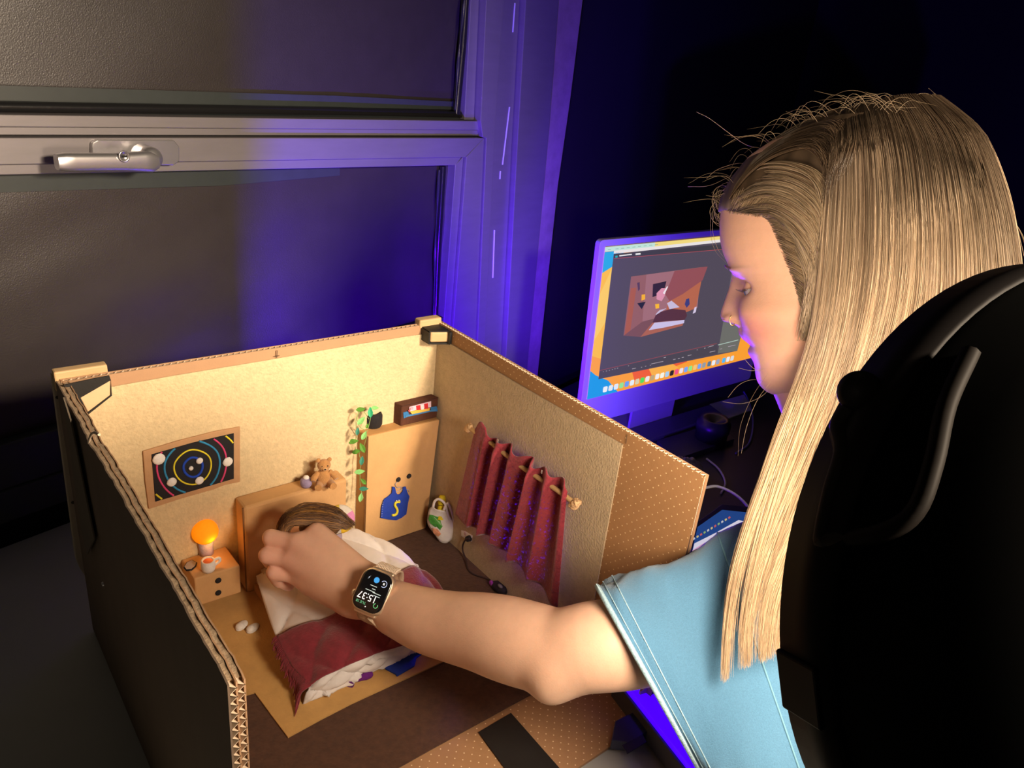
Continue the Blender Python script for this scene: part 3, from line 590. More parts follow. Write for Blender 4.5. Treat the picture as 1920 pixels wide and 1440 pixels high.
# wardrobe
wd_ = thing('wardrobe', 'tall brown card wardrobe with two black knobs in the corner', 'wardrobe', (.346, -.011, 0))
A = [onp(x, y, (0, -.020, 0), Y_) for x, y in [(683, 1028), (797, 994), (828, 785), (690, 818)]]
for a in A: a[2] = max(a[2], .0012)
A[1][0] = min(A[1][0], .3965); A[2][0] = .3965
Bk = [a*np.array([1, 0, 1])+Y_*-.0022 for a in A]
for b in Bk: b[0] = b[0]-(.004 if b[0] < .35 else 0)
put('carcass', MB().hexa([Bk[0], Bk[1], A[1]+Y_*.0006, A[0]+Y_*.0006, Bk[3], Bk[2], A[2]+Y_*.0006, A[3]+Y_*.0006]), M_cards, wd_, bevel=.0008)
put('door_front', MB().prism(A, (0, -1, 0), .0012), M_card, wd_, bevel=.0006)
put('edge_fold', MB().tube([A[3]+np.array([-.0004, .0012, -.001]), A[0]+np.array([-.0004, .0012, .001])], .0005, 4), M_crease, wd_)
for x, y in ((746.5, 899), (766.5, 892.5)):
    put('knob', MB().lathe(onp(x, y, (0, -.0212, 0), Y_), (0, -1, 0), [(0, .0033), (.001, .0033), (.0016, .0025), (.0018, .0001)], 18), M_blk, wd_)
# jersey on a hanger
O = (0, -.0222, 0); n = (0, -1, 0)
hg = MB()
for s_ in ([(746, 903), (741, 908), (745, 914), (752, 913), (753, 918)], [(753, 918), (738, 925), (729, 934), (733, 938)], [(753, 918), (764, 918), (767, 921), (758, 926)], [(736, 934), (750, 930), (762, 925)]):
    hg.tube(sm([onp(x, y, (0, -.0222, 0), Y_) for x, y in s_], 3), .00055, 6)
hn = thing('coat_hanger', 'grey wire clothes hanger on the wardrobe knob', 'hanger', onp(752, 918, O, Y_))
put('wire', hg, mat('grey_pipe_cleaner', (.45, .38, .40), .6, .2, 200, metal=.2), hn)
js = thing('vest', 'royal blue sleeveless vest with a yellow worm hanging on the wardrobe', 'garment', onp(740, 960, O, Y_))
jp = [(735, 912), (740, 913), (741.5, 922), (745, 927), (750, 926), (754, 921), (755, 913), (760, 912), (763, 923), (767, 930), (764, 943), (761, 963), (752, 970), (742, 974.5), (727, 973), (713, 970), (714.5, 950), (719, 936), (728, 930), (734, 924)]
art('cloth', js, (0, -.0222, 0), n, [((.012, .05, .42), jp)], th=.0014)
st_ = MB()
for i in range(8): p = onp(715.2+i*.35, 968-i*4.4, (0, -.0238, 0), Y_); st_.tube([p, p+X_*.0011], .0002, 4)
put('stitching', st_, mat('white_thread', (.9, .9, .9), .8), js)
wp = [(735, 965.5), (739, 966), (743.5, 963), (745, 957), (743, 952), (740.5, 948), (741.5, 943), (745, 941), (749, 940.5)]
put('worm', MB().tube(sm([onp(x, y, (0, -.0245, 0), Y_) for x, y in wp], 4), [.0011]+[.0017]*31+[.0022], 8), mat('yellow_felt', (.85, .74, .05), .9, .1, 200, .4, 800), js)
for x, y in ((743.5, 939.5), (748, 938.5)):
    p = onp(x, y, (0, -.0258, 0), Y_); e = put('eye', MB().ball(p, .0011, 10, 6), MATS['white_felt'], js); put('pupil', MB().ball(p+Y_*-.0010, .0005, 8, 6), M_blk, e)
# potted vine
tzp = A[2][2]
vp = onz(699, 799, tzp); vp[1] = max(vp[1], -.0125)
pv = thing('potted_vine', 'black pot with trailing green vine on the wardrobe', 'plant', vp)
vp[0] -= .001; put('pot', MB().lathe(vp, Z_, [(0, .0001), (0, .0092), (.004, .0112), (.015, .0113), (.0195, .0095), (.0198, .0078), (.0165, .0075)], 24), M_blk, pv, bevel=0)
put('soil', MB().lathe(vp+Z_*.0160, Z_, [(0, .0082), (.001, .005), (.0012, .0001)], 16), mat('soil', (.08, .03, .02), .9), pv)
vy = MB(); xs = A[3][0]-.0075
def vpt(x, y, off=0): return onp(x, y, (0, -.0105+off, 0), Y_)
for pts in ([(690, 786), (684, 776), (676, 770), (668, 782), (673, 800), (684, 808), (686, 818), (680, 838), (672, 850), (676, 866), (674, 880), (674, 912), (680, 935)], [(694, 778), (692, 790), (688, 806), (684, 812), (679, 816)], [(672, 770), (666, 790), (668, 815), (664, 830), (666, 846)]):
    vy.tube(sm([onp(x, y, (xs+(.0 if y > 812 else .004)*0, 0, 0), X_) if y > 812 else vpt(x, y, -.006) for x, y in pts], 3), .0004, 5)
put('stem', vy, mat('vine_stem', (.30, .42, .14), .8), pv)
LC = [(.10, .30, .03), (.03, .42, .20), (.25, .62, .20), (.035, .24, .17)]
for x, y, c, r, an in ((675, 768, 0, 7, .2), (693, 773, 1, 8, 1.7), (676, 789, 2, 8, .9), (702, 765, 2, 6, .1), (687, 799, 0, 4, 1.3), (669, 809, 3, 6, 1.5), (681, 817, 2, 7, 1.2), (661, 828, 0, 8, .2), (678, 840, 0, 8, 2.1), (667, 847, 0, 7, .4), (677, 864, 3, 7, 1.5), (673, 885, 2, 8, .2), (680, 903, 0, 6, 2.4), (681, 917, 3, 7, .1), (675, 933, 2, 7, 1.5)):
    p = vpt(x, y, -.0085) if y < 812 else onp(x, y, (xs-.004, 0, 0), X_)
    vd = nrm(CAM-p+np.array([-.2, -.1, .1])); sx = nrm(np.cross(Z_, vd)); sy = np.cross(vd, sx); k = r*.00072; a = an
    da = sx*math.cos(a)+sy*math.sin(a); db = np.cross(vd, da)
    prof = [(-1, 0), (-.6, .42), (-.1, .55), (.4, .38), (1, 0), (.4, -.38), (-.1, -.55), (-.6, -.42)]
    mb = MB(); vs = [p+da*u*k*1.15+db*v*k+vd*(.0008*(abs(v)*2)) for u, v in prof]+[p]
    mb.add(vs, [(i, (i+1) % 8, 8) for i in range(8)]); put('leaf', mb, mat('leaf_%d' % c, LC[c], .7, .15, 200), pv, solid=.0006)
# train box
fb = [onz(x, y, tzp) for x, y in [(752, 790), (823.5, 774)]]
hx = .0255
fB = [np.array([fb[0][0], -.0190, tzp]), np.array([fb[1][0]-.002, -.0190, tzp])]
f0 = onz(752, 790, tzp); f1 = onz(823, 775, tzp); g0 = onz(737, 770, tzp)
dx_ = f1-f0; dy_ = np.array([-.0015, .0165, 0])
f0 = np.array([ony(752, 789, -.0150)[0], -.0150, tzp+.0002]); f1 = np.array([min(ony(823, 775, -.0145)[0], .3972), -.0145, tzp+.0002]); dy_ = np.array([-.0030, .0125, 0])
T4 = [f0, f1, f1+dy_*.95, f0+dy_]
trn = thing('train_box', 'dark brown felt box with a red and white train picture on the wardrobe', 'box', (f0+f1)/2)
top = np.array([0, 0, .0285])
put('box', MB().hexa(T4+[p+top+np.array([.0002, 0, .0006*snoise(i, 2)]) for i, p in enumerate(T4)]), mat('dark_brown_felt', (.085, .028, .014), .95, .2, 120, .6, 300), trn, bevel=.0012)
put('lid_seam', MB().tube([T4[0]+top+np.array([.0005, -.0003, -.0008]), T4[1]+top+np.array([-.0005, -.0003, -.0008])], .0006, 5), mat('seam_brown', (.05, .016, .01), .9), trn)
def q9(x, y): return (640+x/6, 700+y/6)
n = nrm(np.cross(Z_, f1-f0)); n = n if n[1] < 0 else -n
art('train_picture', trn, f0+n*.0004, n, [
    ((.03, .18, .45), [q9(695, 440), (q9(750, 425)), q9(760, 470), q9(740, 490), q9(700, 505)]), ((.03, .18, .45), [q9(1000, 380), q9(1070, 368), q9(1082, 425), q9(1010, 430)]),
    ((.05, .22, .50), [q9(720, 470), q9(1060, 400), q9(1062, 415), q9(722, 490)]),
    ((.75, .55, .68), [q9(760, 375), q9(1005, 310), q9(1005, 375), q9(760, 425)]),
    ((.80, .50, .08), [q9(765, 425), q9(990, 385), q9(985, 415), q9(790, 455)]),
    ((.60, .02, .03), [q9(835, 360), q9(880, 352), q9(885, 405), q9(840, 410)]), ((.60, .02, .03), [q9(925, 340), q9(965, 330), q9(970, 392), q9(930, 395)]),
    ((.82, .75, .78), [q9(885, 350), q9(915, 345), q9(920, 398), q9(890, 404)]), ((.80, .35, .45), [q9(765, 378), q9(800, 370), q9(800, 400), q9(768, 405)]),
    ((.8, .1, .12), [q9(742, 408), q9(765, 400), q9(765, 425), q9(748, 428)])], th=.0004)
# shopping bag with yellow bottle
bp_ = onz(832, 1018, .001); bp_[1] = min(bp_[1], -.045); 
bgt = thing('shopping_bag', 'crumpled white shopping bag with green leaf print in the corner', 'bag', bp_)
M_bag = mat('white_bag_felt', (.72, .68, .66), .8, .1, 100, .6, 250)
sl_ = [[(815, 1002), (824, 1014), (836, 1018), (846, 1012)], [(804, 985), (822, 998), (842, 1002), (853, 990)], [(803, 970), (816, 976), (842, 982), (855, 984)], [(806, 955), (818, 962), (836, 968), (846, 972)], [(812, 950), (818, 955), (833, 958), (838, 962)]]
G = []
for k, r in enumerate(sl_):
    d0 = np.linalg.norm(bp_+Z_*.008*k-CAM)
    fr_ = [P(x, y, d0-.004-.004*math.sin(math.pi*(j+.5)/4)) for j, (x, y) in enumerate(r)]; bk_ = [P(x, y, d0+.006+.003*math.sin(math.pi*(j+.5)/4)) for j, (x, y) in enumerate(r)][::-1]
    G.append(sm(fr_+bk_+[fr_[0]], 4))
G = np.array([sm(list(np.array(G)[:, j]), 3) for j in range(len(G[0]))]).transpose(1, 0, 2)
G[:, :, 2] = np.maximum(G[:, :, 2], .0016)
mb = MB().grid(G); mb.add(list(G[0]), [tuple(range(len(G[0])))]); put('bag_body', mb, M_bag, bgt, solid=.0008)
def bagd(y): k = np.interp(y, [953, 960, 975, 990, 1010], [4, 3, 2, 1, 0]); return np.linalg.norm(bp_+Z_*.008*k-CAM)-.0095
d0 = 0.
for c, pts in (((.06, .30, .04), [(806, 965), (812, 966), (822, 970), (830, 978), (836, 990), (836, 1004), (828, 1000), (818, 990), (808, 982), (803, 973)]), ((.28, .55, .22), [(812, 968), (824, 976), (830, 988), (822, 984)]), ((.70, .30, .16), [(811, 990), (820, 992), (827, 1001), (822, 1006), (813, 1000)])):
    mb = MB(); cpt = np.mean([P(x, y, bagd(y)+d0) for x, y in pts], axis=0)
    vs = [P(x, y, bagd(y)+d0+.0012*(1 if k % 2 else 0)) for k, (x, y) in enumerate(pts)]; mb.add(vs+[cpt-nrm(cpt-CAM)*.001], [(i, (i+1) % len(pts), len(pts)) for i in range(len(pts))]); put('leaf_print', mb, mat('bagprint_%d' % (c[0]*100), c, .9, .25, 200, .4, 500), bgt, solid=.0008); d0 -= .0006
for pts in ([(812, 952), (815, 940), (823, 936), (834, 944), (838, 958), (843, 975)], [(832, 956), (838, 944), (842, 948), (848, 964), (853, 982)]):
    put('handle', MB().tube(sm([P(x, y, bagd(y)-.001) for x, y in pts], 4), .0017, 8), M_bag, bgt)
b0 = P(825, 975, bagd(972)+.0035); b1 = P(831, 928, np.linalg.norm(b0-CAM)+.001); bt_ = thing('bottle', 'yellow bottle with black band standing in the shopping bag', 'bottle', b0)
ax = nrm(b1-b0); L = np.linalg.norm(b1-b0)
put('bottle_body', MB().lathe(b0, ax, [(0, .0001), (0, .0050), (L*.45, .0052), (L*.55, .0046), (L*.56, .0001)], 16), mat('yellow_felt2', (.80, .66, .02), .8, .1, 150, .3, 500), bt_)
put('band', MB().lathe(b0+ax*L*.22, ax, [(0, .0054), (.0026, .0055)], 16), M_blk, bt_)
put('cap', MB().lathe(b0+ax*L*.58, ax, [(0, .0001), (0, .0052), (L*.34, .0054), (L*.40, .0044), (L*.41, .0001)], 16), MATS['yellow_felt2'], bt_)
# socket, plug, cord and dark device
so = thing('wall_socket', 'small white felt wall socket low on the beige wall', 'socket', onx(873, 1001, .398))
q = [onx(x, y, .3976) for x, y in [(866, 994), (873, 996), (886, 1004), (885, 1015), (874, 1010), (866, 1004)]]
put('plate', MB().prism(q, (-1, 0, 0), .0010), MATS['white_felt'], so)
put('outlet', MB().lathe(onx(872, 1001, .3966), (-1, 0, 0), [(0, .0022), (.0006, .0018), (.0006, .0001)], 12), mat('pale_pink_felt', (.6, .4, .36), .9), so)
cd_ = thing('power_cord', 'dark brown cord with plug running from the wall socket', 'cord', onx(880, 1010, .39))
put('plug', MB().lathe(onx(881, 1009, .3966), (-1, -.1, .1), [(0, .0040), (.005, .0036), (.006, .0001)], 14), M_blk, cd_)
cpts = [onx(880, 1010, .3905), onx(873, 1012, .391), onx(868, 1022, .392), onx(868, 1034, .393)]+[onz(x, y, z) for x, y, z in [(874, 1050, .006), (877, 1066, .003), (887, 1076, .003), (905, 1082, .003), (918, 1087, .004)]]
put('cable', MB().tube(sm(cpts, 5), .0011, 8), mat('dark_brown_cord', (.035, .015, .015), .7), cd_)
dv = thing('games_controller', 'dark felt gadget with purple stripe on carpet by the wall', 'toy', onz(935, 1100, .002))
a = onz(924, 1093, .006); b = onz(948, 1112, .006)
put('body', MB().tube([a+(b-a)*t for t in (0, .2, .5, .8, 1)], [.003, .0062, .0062, .0058, .003], 12), mat('black_purple_felt', (.018, .010, .018), .8, .3, 80, .4, 300), dv)
put('stripe', MB().ball(P(921, 1093, np.linalg.norm(a-CAM)-.005), (.0022, .0030, .0036), 10, 8), mat('purple_felt2', (.32, .04, .36), .9), dv)
put('grey_patch', MB().ball(P(938, 1099, np.linalg.norm(b-CAM)-.0055), (.0024, .0042, .002), 10, 8), mat('grey_felt2', (.16, .15, .17), .8), dv)
# curtain, rod
xc = .3835
ra = onx(879, 802, xc); rb = onx(1078, 945, xc)
rod = thing('curtain_rod', 'wooden stick curtain rod with knotted string ends on the beige wall', 'rod', (ra+rb)/2)
M_rod = mat('twig_wood', (.52, .33, .15), .7, .15, 60, .2, 100)
rpts = [ra+(rb-ra)*t+Z_*.0012*math.sin(t*9) for t in np.linspace(.0, 1, 16)]
put('stick', MB().tube(rpts, .0027, 10), M_rod, rod)
for c, s_ in ((ra, .0062), (rb, .0068)):
    mb = MB()
    for k in range(5):
        a_ = k*1.3; mb.tube([c+np.array([.5*math.cos(t+a_), .75*math.sin(t), .75*math.cos(t+a_*.5)])*s_*.85 for t in np.linspace(0, 6.0, 14)], .0016, 6)
    mb.ball(c, s_*.72, 12, 8); put('string_knot', mb, mat('beige_string', (.60, .38, .20), .9, .2, 150, .4, 500), rod)
ct = thing('curtain', 'gathered maroon felt curtain threaded on the rod over the window hole', 'curtain', (ra+rb)/2-Z_*.07)
m = mat('maroon_curtain', (.24, .020, .034), .95, .2, 120, .7, 380, sheen=.3); nt = m.node_tree; bs = nt.nodes['Principled BSDF']
# thin felt lets light through in places: translucent part of the cloth
tr = nt.nodes.new('ShaderNodeBsdfTranslucent'); tr.inputs[0].default_value = (.8, .5, .9, 1); mxs = nt.nodes.new('ShaderNodeMixShader')
vn = nt.nodes.new('ShaderNodeTexNoise'); vn.inputs['Scale'].default_value = 330; vn.inputs['Detail'].default_value = 3; tcn = nt.nodes.new('ShaderNodeTexCoord'); nt.links.new(tcn.outputs['Object'], vn.inputs['Vector'])
mr = nt.nodes.new('ShaderNodeMapRange'); mr.inputs[1].default_value = .54; mr.inputs[2].default_value = .70; mr.inputs[3].default_value = .0; mr.inputs[4].default_value = .34; nt.links.new(vn.outputs[0], mr.inputs[0])
nt.links.new(mr.outputs[0], mxs.inputs[0]); nt.links.new(bs.outputs[0], mxs.inputs[1]); nt.links.new(tr.outputs[0], mxs.inputs[2]); nt.links.new(mxs.outputs[0], nt.nodes['Material Output'].inputs['Surface'])
tops = [(893, 806), (904, 793), (918, 812), (932, 827), (950, 829), (968, 850), (989, 852), (1003, 872), (1020, 879), (1040, 892), (1056, 903), (1066, 916)]
bots = [(858, 963), (886, 985), (915, 1008), (948, 1040), (1000, 1085), (1050, 1139)]
tw = [onx(x, y, xc) for x, y in sm(tops, 8)]; bwp = [onx(x, y, xc) for x, y in sm(bots, 20)]
nU = 150; G = []
def samp(arr, t): 
    f = t*(len(arr)-1); k = min(int(f), len(arr)-2); return arr[k]*(1-f+k)+arr[k+1]*(f-k)
for iv in range(40):
    v = iv/39; row = []
    for iu in range(nU):
        u = iu/(nU-1); uu = u+.018*math.sin(u*17+1)+.012*math.sin(u*31); ph = max(0, uu-.13)/.87*5.5*2*math.pi+(.6 if u < .13 else .6)
        tb_ = samp(tw, u); bb_ = samp(bwp, u**.97)
        p = tb_*(1-v)+bb_*v
        amp = .0072*(1-.25*v)*min(1, u*7+.12)*min(1, (1-u)*10+.2)*(1 if u > .2 else .25+.75*u/.2)*(1+.25*math.sin(u*23))
        dx = -amp*math.sin(ph)-.0015-.003*v*(math.sin(u*9)*.5+.5)
        sq = .0045*math.sin(ph*1+1.1)*min(1, v*4+.2)*min(1, u*5)*min(1, (1-u)*6)
        hs = .0028*math.cos(ph)*max(0, 1-v*7)
        if v < .11: dx *= (.55+.45*v/.11)
        row.append(p+X_*min(dx, .007)+nrm(bwp[-1]-bwp[0])*sq*.6*np.array([0, 1, 0])+Z_*hs)
    G.append(row)
put('cloth', MB().grid(G), m, ct, solid=.0014)
for x, y in ((934, 828), (1016, 886)):
    p = onx(x, y, xc-.009); pn = thing('safety_pin', 'silver safety pin at the '+('upper left' if x < 1000 else 'lower right')+' top hem of the curtain', 'pin', p); put('wire', MB().tube(sm([p-Z_*.0015, p+Z_*.0018, p+Z_*.0022+Y_*.001, p-Y_*-.001-Z_*.0012], 3), .0004, 6), M_alu2, pn)
# window hole behind the curtain: cut through card and lining
def cut(o, lo, hi):
    mbc = MB().box(lo, hi); me = bpy.data.meshes.new('cutter'); me.from_pydata(mbc.v, [], mbc.f); c = bpy.data.objects.new('cutter', me); COL.objects.link(c)
    md = o.modifiers.new('cut', 'BOOLEAN'); md.object = c; md.operation = 'DIFFERENCE'; md.solver = 'EXACT'
    bpy.context.view_layer.update(); dg = bpy.context.evaluated_depsgraph_get(); nm = bpy.data.meshes.new_from_object(o.evaluated_get(dg)); o.modifiers.clear(); o.data = nm; bpy.data.objects.remove(c)
for o in [o for o in COL.objects if o.parent in (bx, rw) and o.name.split('.')[0] in ('right_wall', 'beige_lining', 'core', 'liner')]:
    if o.parent is rw or o.name in ('right_wall', 'beige_lining'): cut(o, (.37, -.245, .075), (.43, -.135, .165))
# ================================================================== COMPUTER
mo = (0.879, 0.192, 0.293); mo = np.array(mo); MR = nrm([1.0, -.02, 0]); MD = np.array([-.001, -.05, -.999]); MD = nrm(MD); MN = np.cross(MD, MR); MN = MN if MN[1] < 0 else -MN
mt = thing('monitor', 'large all-in-one computer with lit screen behind the woman\'s face', 'computer', mo+MR*.26+MD*.40)
SW, SH = .520, .2925
def mp(u, v, h=0): return mo+MR*u+MD*v+MN*h
M_mon = mat('pale_monitor_bezel', (.40, .38, .48), .4, spec=.4)
def rrect(u0, v0, u1, v1, r, k=5):
    out = []
    for cx, cy, a0 in ((u1-r, v0+r, -90), (u1-r, v1-r, 0), (u0+r, v1-r, 90), (u0+r, v0+r, 180)):
        for i in range(k+1): a = math.radians(a0+90*i/k); out.append((cx+r*math.cos(a), cy+r*math.sin(a)))
    return out
put('housing', MB().prism([mp(u, v, -.0125) for u, v in rrect(-.013, -.013, SW+.013, SH+.056, .009)], MN, .012), M_mon, mt, bevel=.001)
put('stand_neck', MB().prism([mp(.19, .20, -.014), mp(.33, .20, -.014), mp(.33, .37, -.05), mp(.19, .37, -.05)], -MN, .005), M_mon, mt)
fz = mp(.26, .37, -.05)
put('stand_foot', MB().box((fz[0]-.07, fz[1]-.02, DZ+.0002), (fz[0]+.07, fz[1]+.06, DZ+.004)), M_mon, mt, bevel=.002)
put('stand_post', MB().box((fz[0]-.07, fz[1]-.003, DZ+.003), (fz[0]+.07, fz[1]+.003, fz[2]+.01)), M_mon, mt)
SO = mp(0, 0, .0002)
def z6(x, y): return (1080+x/5.333, 420+y/5.333)
def z7(x, y): return (1080+x/5.333, 640+y/5.333)
def uv(u, v): return mp(u*SW, v*SH, .0002)
GY = (.088, .072, .095); PKW = (.36, .16, .18); OR = (1, .30, .03)
L_ = [((1.0, .36, .03), [uv(0, 0), uv(1, 0), uv(1, 1), uv(0, 1)]),
      ((1.0, .52, .04), [uv(0, .12), uv(.075, .06), uv(.075, .75), uv(0, .70)]),
      ((1.0, .62, .10), [uv(0, .30), uv(.05, .12), uv(.06, .45), uv(0, .60)]),
      ((.90, .12, .03), [uv(.22, .86), uv(.52, .83), uv(.55, .90), uv(.25, .96)]), ((.92, .08, .03), [uv(.58, .82), uv(.75, .80), uv(.72, .87), uv(.60, .89)]),
      ((1.0, .45, .06), [uv(.30, .84), uv(.40, .83), uv(.50, .93), uv(.36, .98)]),
      ((.02, .40, .78), [uv(0, .03), uv(.10, .03), uv(.07, .11), uv(0, .16)]),
      ((.01, .33, .80), [uv(0, .80), uv(.03, .84), uv(.10, .90), uv(.16, 1), uv(0, 1)]),
      ((.55, .80, .70), [uv(0, 0), uv(.25, 0), uv(.25, .028), uv(0, .028)]), ((.92, .72, .20), [uv(.25, 0), uv(1, 0), uv(1, .028), uv(.25, .028)]),
      ((.85, .80, .78), [z6(378, 268), z6(1480, 150), z6(1480, 175), uv(.95, .035), uv(.95, .06), z6(375, 295)]),
      (GY, [z6(375, 300), z6(1480, 178), uv(.93, .062), z7(1610, 95), z7(222, 378)]),
      ((.055, .05, .055), [z6(375, 300), uv(.93, .062), uv(.93, .10), z6(375, 345)]),
      ((.45, .08, .09), [z6(375, 343), uv(.93, .100), uv(.93, .104), z6(375, 348)]),
      ((.16, .16, .14), [uv(.735, .104), uv(.93, .104), z7(1610, 95), z7(1415, 120)]),
      ((.45, .60, .52), [z6(1418, 1205), z6(1620, 1155), z6(1620, 1162), z6(1418, 1212)]),
      ((.33, .07, .08), [z7(235, 288), z7(1405, 18), z7(1405, 23), z7(235, 293)]),
      ((.075, .065, .08), [z7(233, 300), z7(1410, 30), z7(1412, 120), z7(222, 376)]),
      # live picture of the doll room
      (PKW, [z6(548, 525), z6(1250, 430), z6(1210, 835), z6(660, 975), z6(472, 1115)]),
      ((.20, .085, .09), [z6(472, 1115), z6(660, 975), z6(1090, 870), z6(1060, 1010), z6(640, 1128)]),
      ((.30, .12, .12), [z6(548, 525), z6(700, 505), z6(660, 975), z6(472, 1115)]),
      ((.40, .11, .06), [z6(545, 640), z6(600, 635), z6(540, 1060), z6(480, 1110)]),
      ((.48, .14, .07), [z6(910, 775), z6(1250, 570), z6(1195, 840), z6(1100, 880), z6(900, 860)]),
      ((.035, .02, .03), [z6(765, 600), z6(900, 570), z6(870, 690), z6(760, 730)]),
      ((.42, .13, .08), [z6(640, 1128), z6(760, 985), z6(1080, 955), z6(1060, 1015)]),
      ((.62, .55, .80), [z6(722, 1060), z6(780, 985), z6(1080, 958), z6(1075, 990), z6(870, 1035)]),
      ((.10, .035, .045), [z6(760, 985), z6(800, 890), z6(950, 845), z6(1090, 860), z6(1105, 915), z6(1080, 958), z6(900, 968)]),
      ((.60, .52, .72), [z6(905, 790), z6(950, 765), z6(1030, 830), z6(930, 850)]), ((.60, .52, .72), [z6(790, 910), z6(830, 860), z6(900, 840), z6(800, 890)]),
      ((.30, .085, .09), [z6(980, 468), z6(1250, 430), z6(1310, 425), z6(1260, 560), z6(1060, 700), z6(930, 770), z6(880, 690), z6(920, 620)]),
      ((.75, .30, .42), [z6(800, 690), z6(850, 640), z6(900, 640), z6(880, 720), z6(850, 770), z6(800, 750)]),
      ((.9, .8, .85), [z6(905, 620), z6(915, 625), z6(880, 700), z6(862, 690)]),
      ((.95, .45, .02), [z6(650, 705), z6(685, 700), z6(685, 750), z6(648, 765)]), ((1, .5, .02), [z6(785, 800), z6(825, 795), z6(825, 840), z6(790, 845)]),
      ((.10, .05, .10), [z6(605, 585), z6(630, 580), z6(632, 650), z6(615, 670)]), ((.05, .05, .20), [z6(1095, 750), z6(1125, 740), z6(1130, 800), z6(1100, 835), z6(1080, 800)]),
      ((.7, .6, .8), [z6(1180, 830), z6(1200, 825), z6(1190, 880), z6(1160, 895)]), ((.02, .02, .03), [z6(605, 790), z6(690, 775), z6(650, 850)]),
      ((.85, .85, .85), [z6(425, 310), z6(550, 296), z6(552, 306), z6(427, 322)]), ((.85, .85, .85), [z6(588, 292), z6(638, 286), z6(638, 303), z6(588, 308)]),
      ((.02, .4, .45), [z6(385, 316), z6(408, 313), z6(408, 333), z6(385, 336)])]
for i, c in enumerate([(.9, .9, .95), (.8, .85, .9), (.75, .85, 1), (.3, .8, .3), (.15, .35, .95), (.8, .9, .95), (.75, .65, .4), (.1, .75, .1), (.9, .85, .85), (.55, .40, .2), (.95, .9, .9), (.95, .95, .8), (.4, .65, .9), (.03, .02, .02), (.95, .1, .25), (.95, .8, .8), (.2, .4, .95), (.3, .85, .25), (.95, .6, .2), (.2, .4, .9), (.3, .35, .4), (.1, .2, .3), (.85, .9, .95), (.35, .4, .55), (.1, .5, .9), (.85, .9, .95), (.7, .75, .8)]):
    u = .075+i*.0285+(.006 if i > 20 else 0)+(.012 if i > 23 else 0); L_.append((c, [uv(a/SW, b/SH) for a, b in rrect(u*SW, .935*SH, (u+.023)*SW, .935*SH+.0118, .003, 3)]))
for x, y, w_ in ((260, 297, 8), (290, 290, 12), (320, 283, 10), (350, 275, 10), (375, 268, 10), (400, 262, 14), (510, 238, 10), (560, 268, 40), (640, 252, 12), (680, 242, 14), (728, 232, 10), (780, 218, 130), (870, 156, 24), (965, 175, 26), (1010, 165, 22), (1050, 155, 22), (1115, 135, 40), (1195, 78, 10), (1270, 62, 16), (1305, 52, 8), (1330, 45, 50), (1340, 100, 60), (1430, 70, 24), (1530, 45, 80)):
    L_.append(((.40, .34, .38), [z7(x-w_/3, y-1), z7(x+w_*.6, y-1-w_*.2), z7(x+w_*.6, y+5-w_*.2), z7(x-w_/3, y+5)]))
for x, w_ in ((390, 12), (408, 12), (428, 12)): L_.append(((.6, .4, .35), [z6(x-4, 281), z6(x+5, 280), z6(x+5, 288), z6(x-4, 289)]))
for k in range(9): x = 300+k*56+(20 if k else 0); L_.append(((.25, .42, .36), [z6(x, 250-(x-300)*.108), z6(x+30, 247-(x-300)*.108), z6(x+30, 252-(x-300)*.108), z6(x, 255-(x-300)*.108)]))
art('screen', mt, SO, MN, L_, th=.00004, step=.00005, emit=.95, pre='scr')
# desk clutter between box and computer
M_pap = mat('white_paper', (.62, .62, .68), .7, .05, 20); M_navy = mat('navy_plastic', (.03, .03, .06), .5); M_cab = mat('white_cable', (.7, .7, .75), .5)
def clut(name, px, z, th, m, label, cat, bev=.001):
    return put(name, MB().prism([onz(x, y, z) for x, y in px], Z_, th), m, None, label, cat, bevel=bev)
clut('keyboard', [(1175, 812), (1330, 765), (1352, 782), (1200, 838)], DZ+.0005, .009, mat('grey_keyboard', (.10, .10, .14), .5), 'slim keyboard lying in front of the computer', 'keyboard')
clut('notebook', [(1230, 835), (1345, 800), (1375, 832), (1262, 872)], DZ+.0005, .012, M_navy, 'dark notebook on the desk behind the box', 'notebook')
clut('paper_stack', [(1330, 760), (1395, 742), (1410, 770), (1350, 792)], DZ+.0005, .004, M_pap, 'small stack of papers below the computer chin', 'paper')
mgp = onz(1330, 830, DZ+.0005)
kt = thing('camera_lens', 'dark lens standing on the desk under the computer', 'lens', mgp)
put('barrel', MB().lathe(mgp, Z_, [(0, .0001), (0, .034), (.03, .034), (.032, .036), (.05, .036), (.052, .032), (.06, .030), (.058, .022), (.045, .0001)], 28), mat('lens_black', (.02, .02, .025), .35), kt)
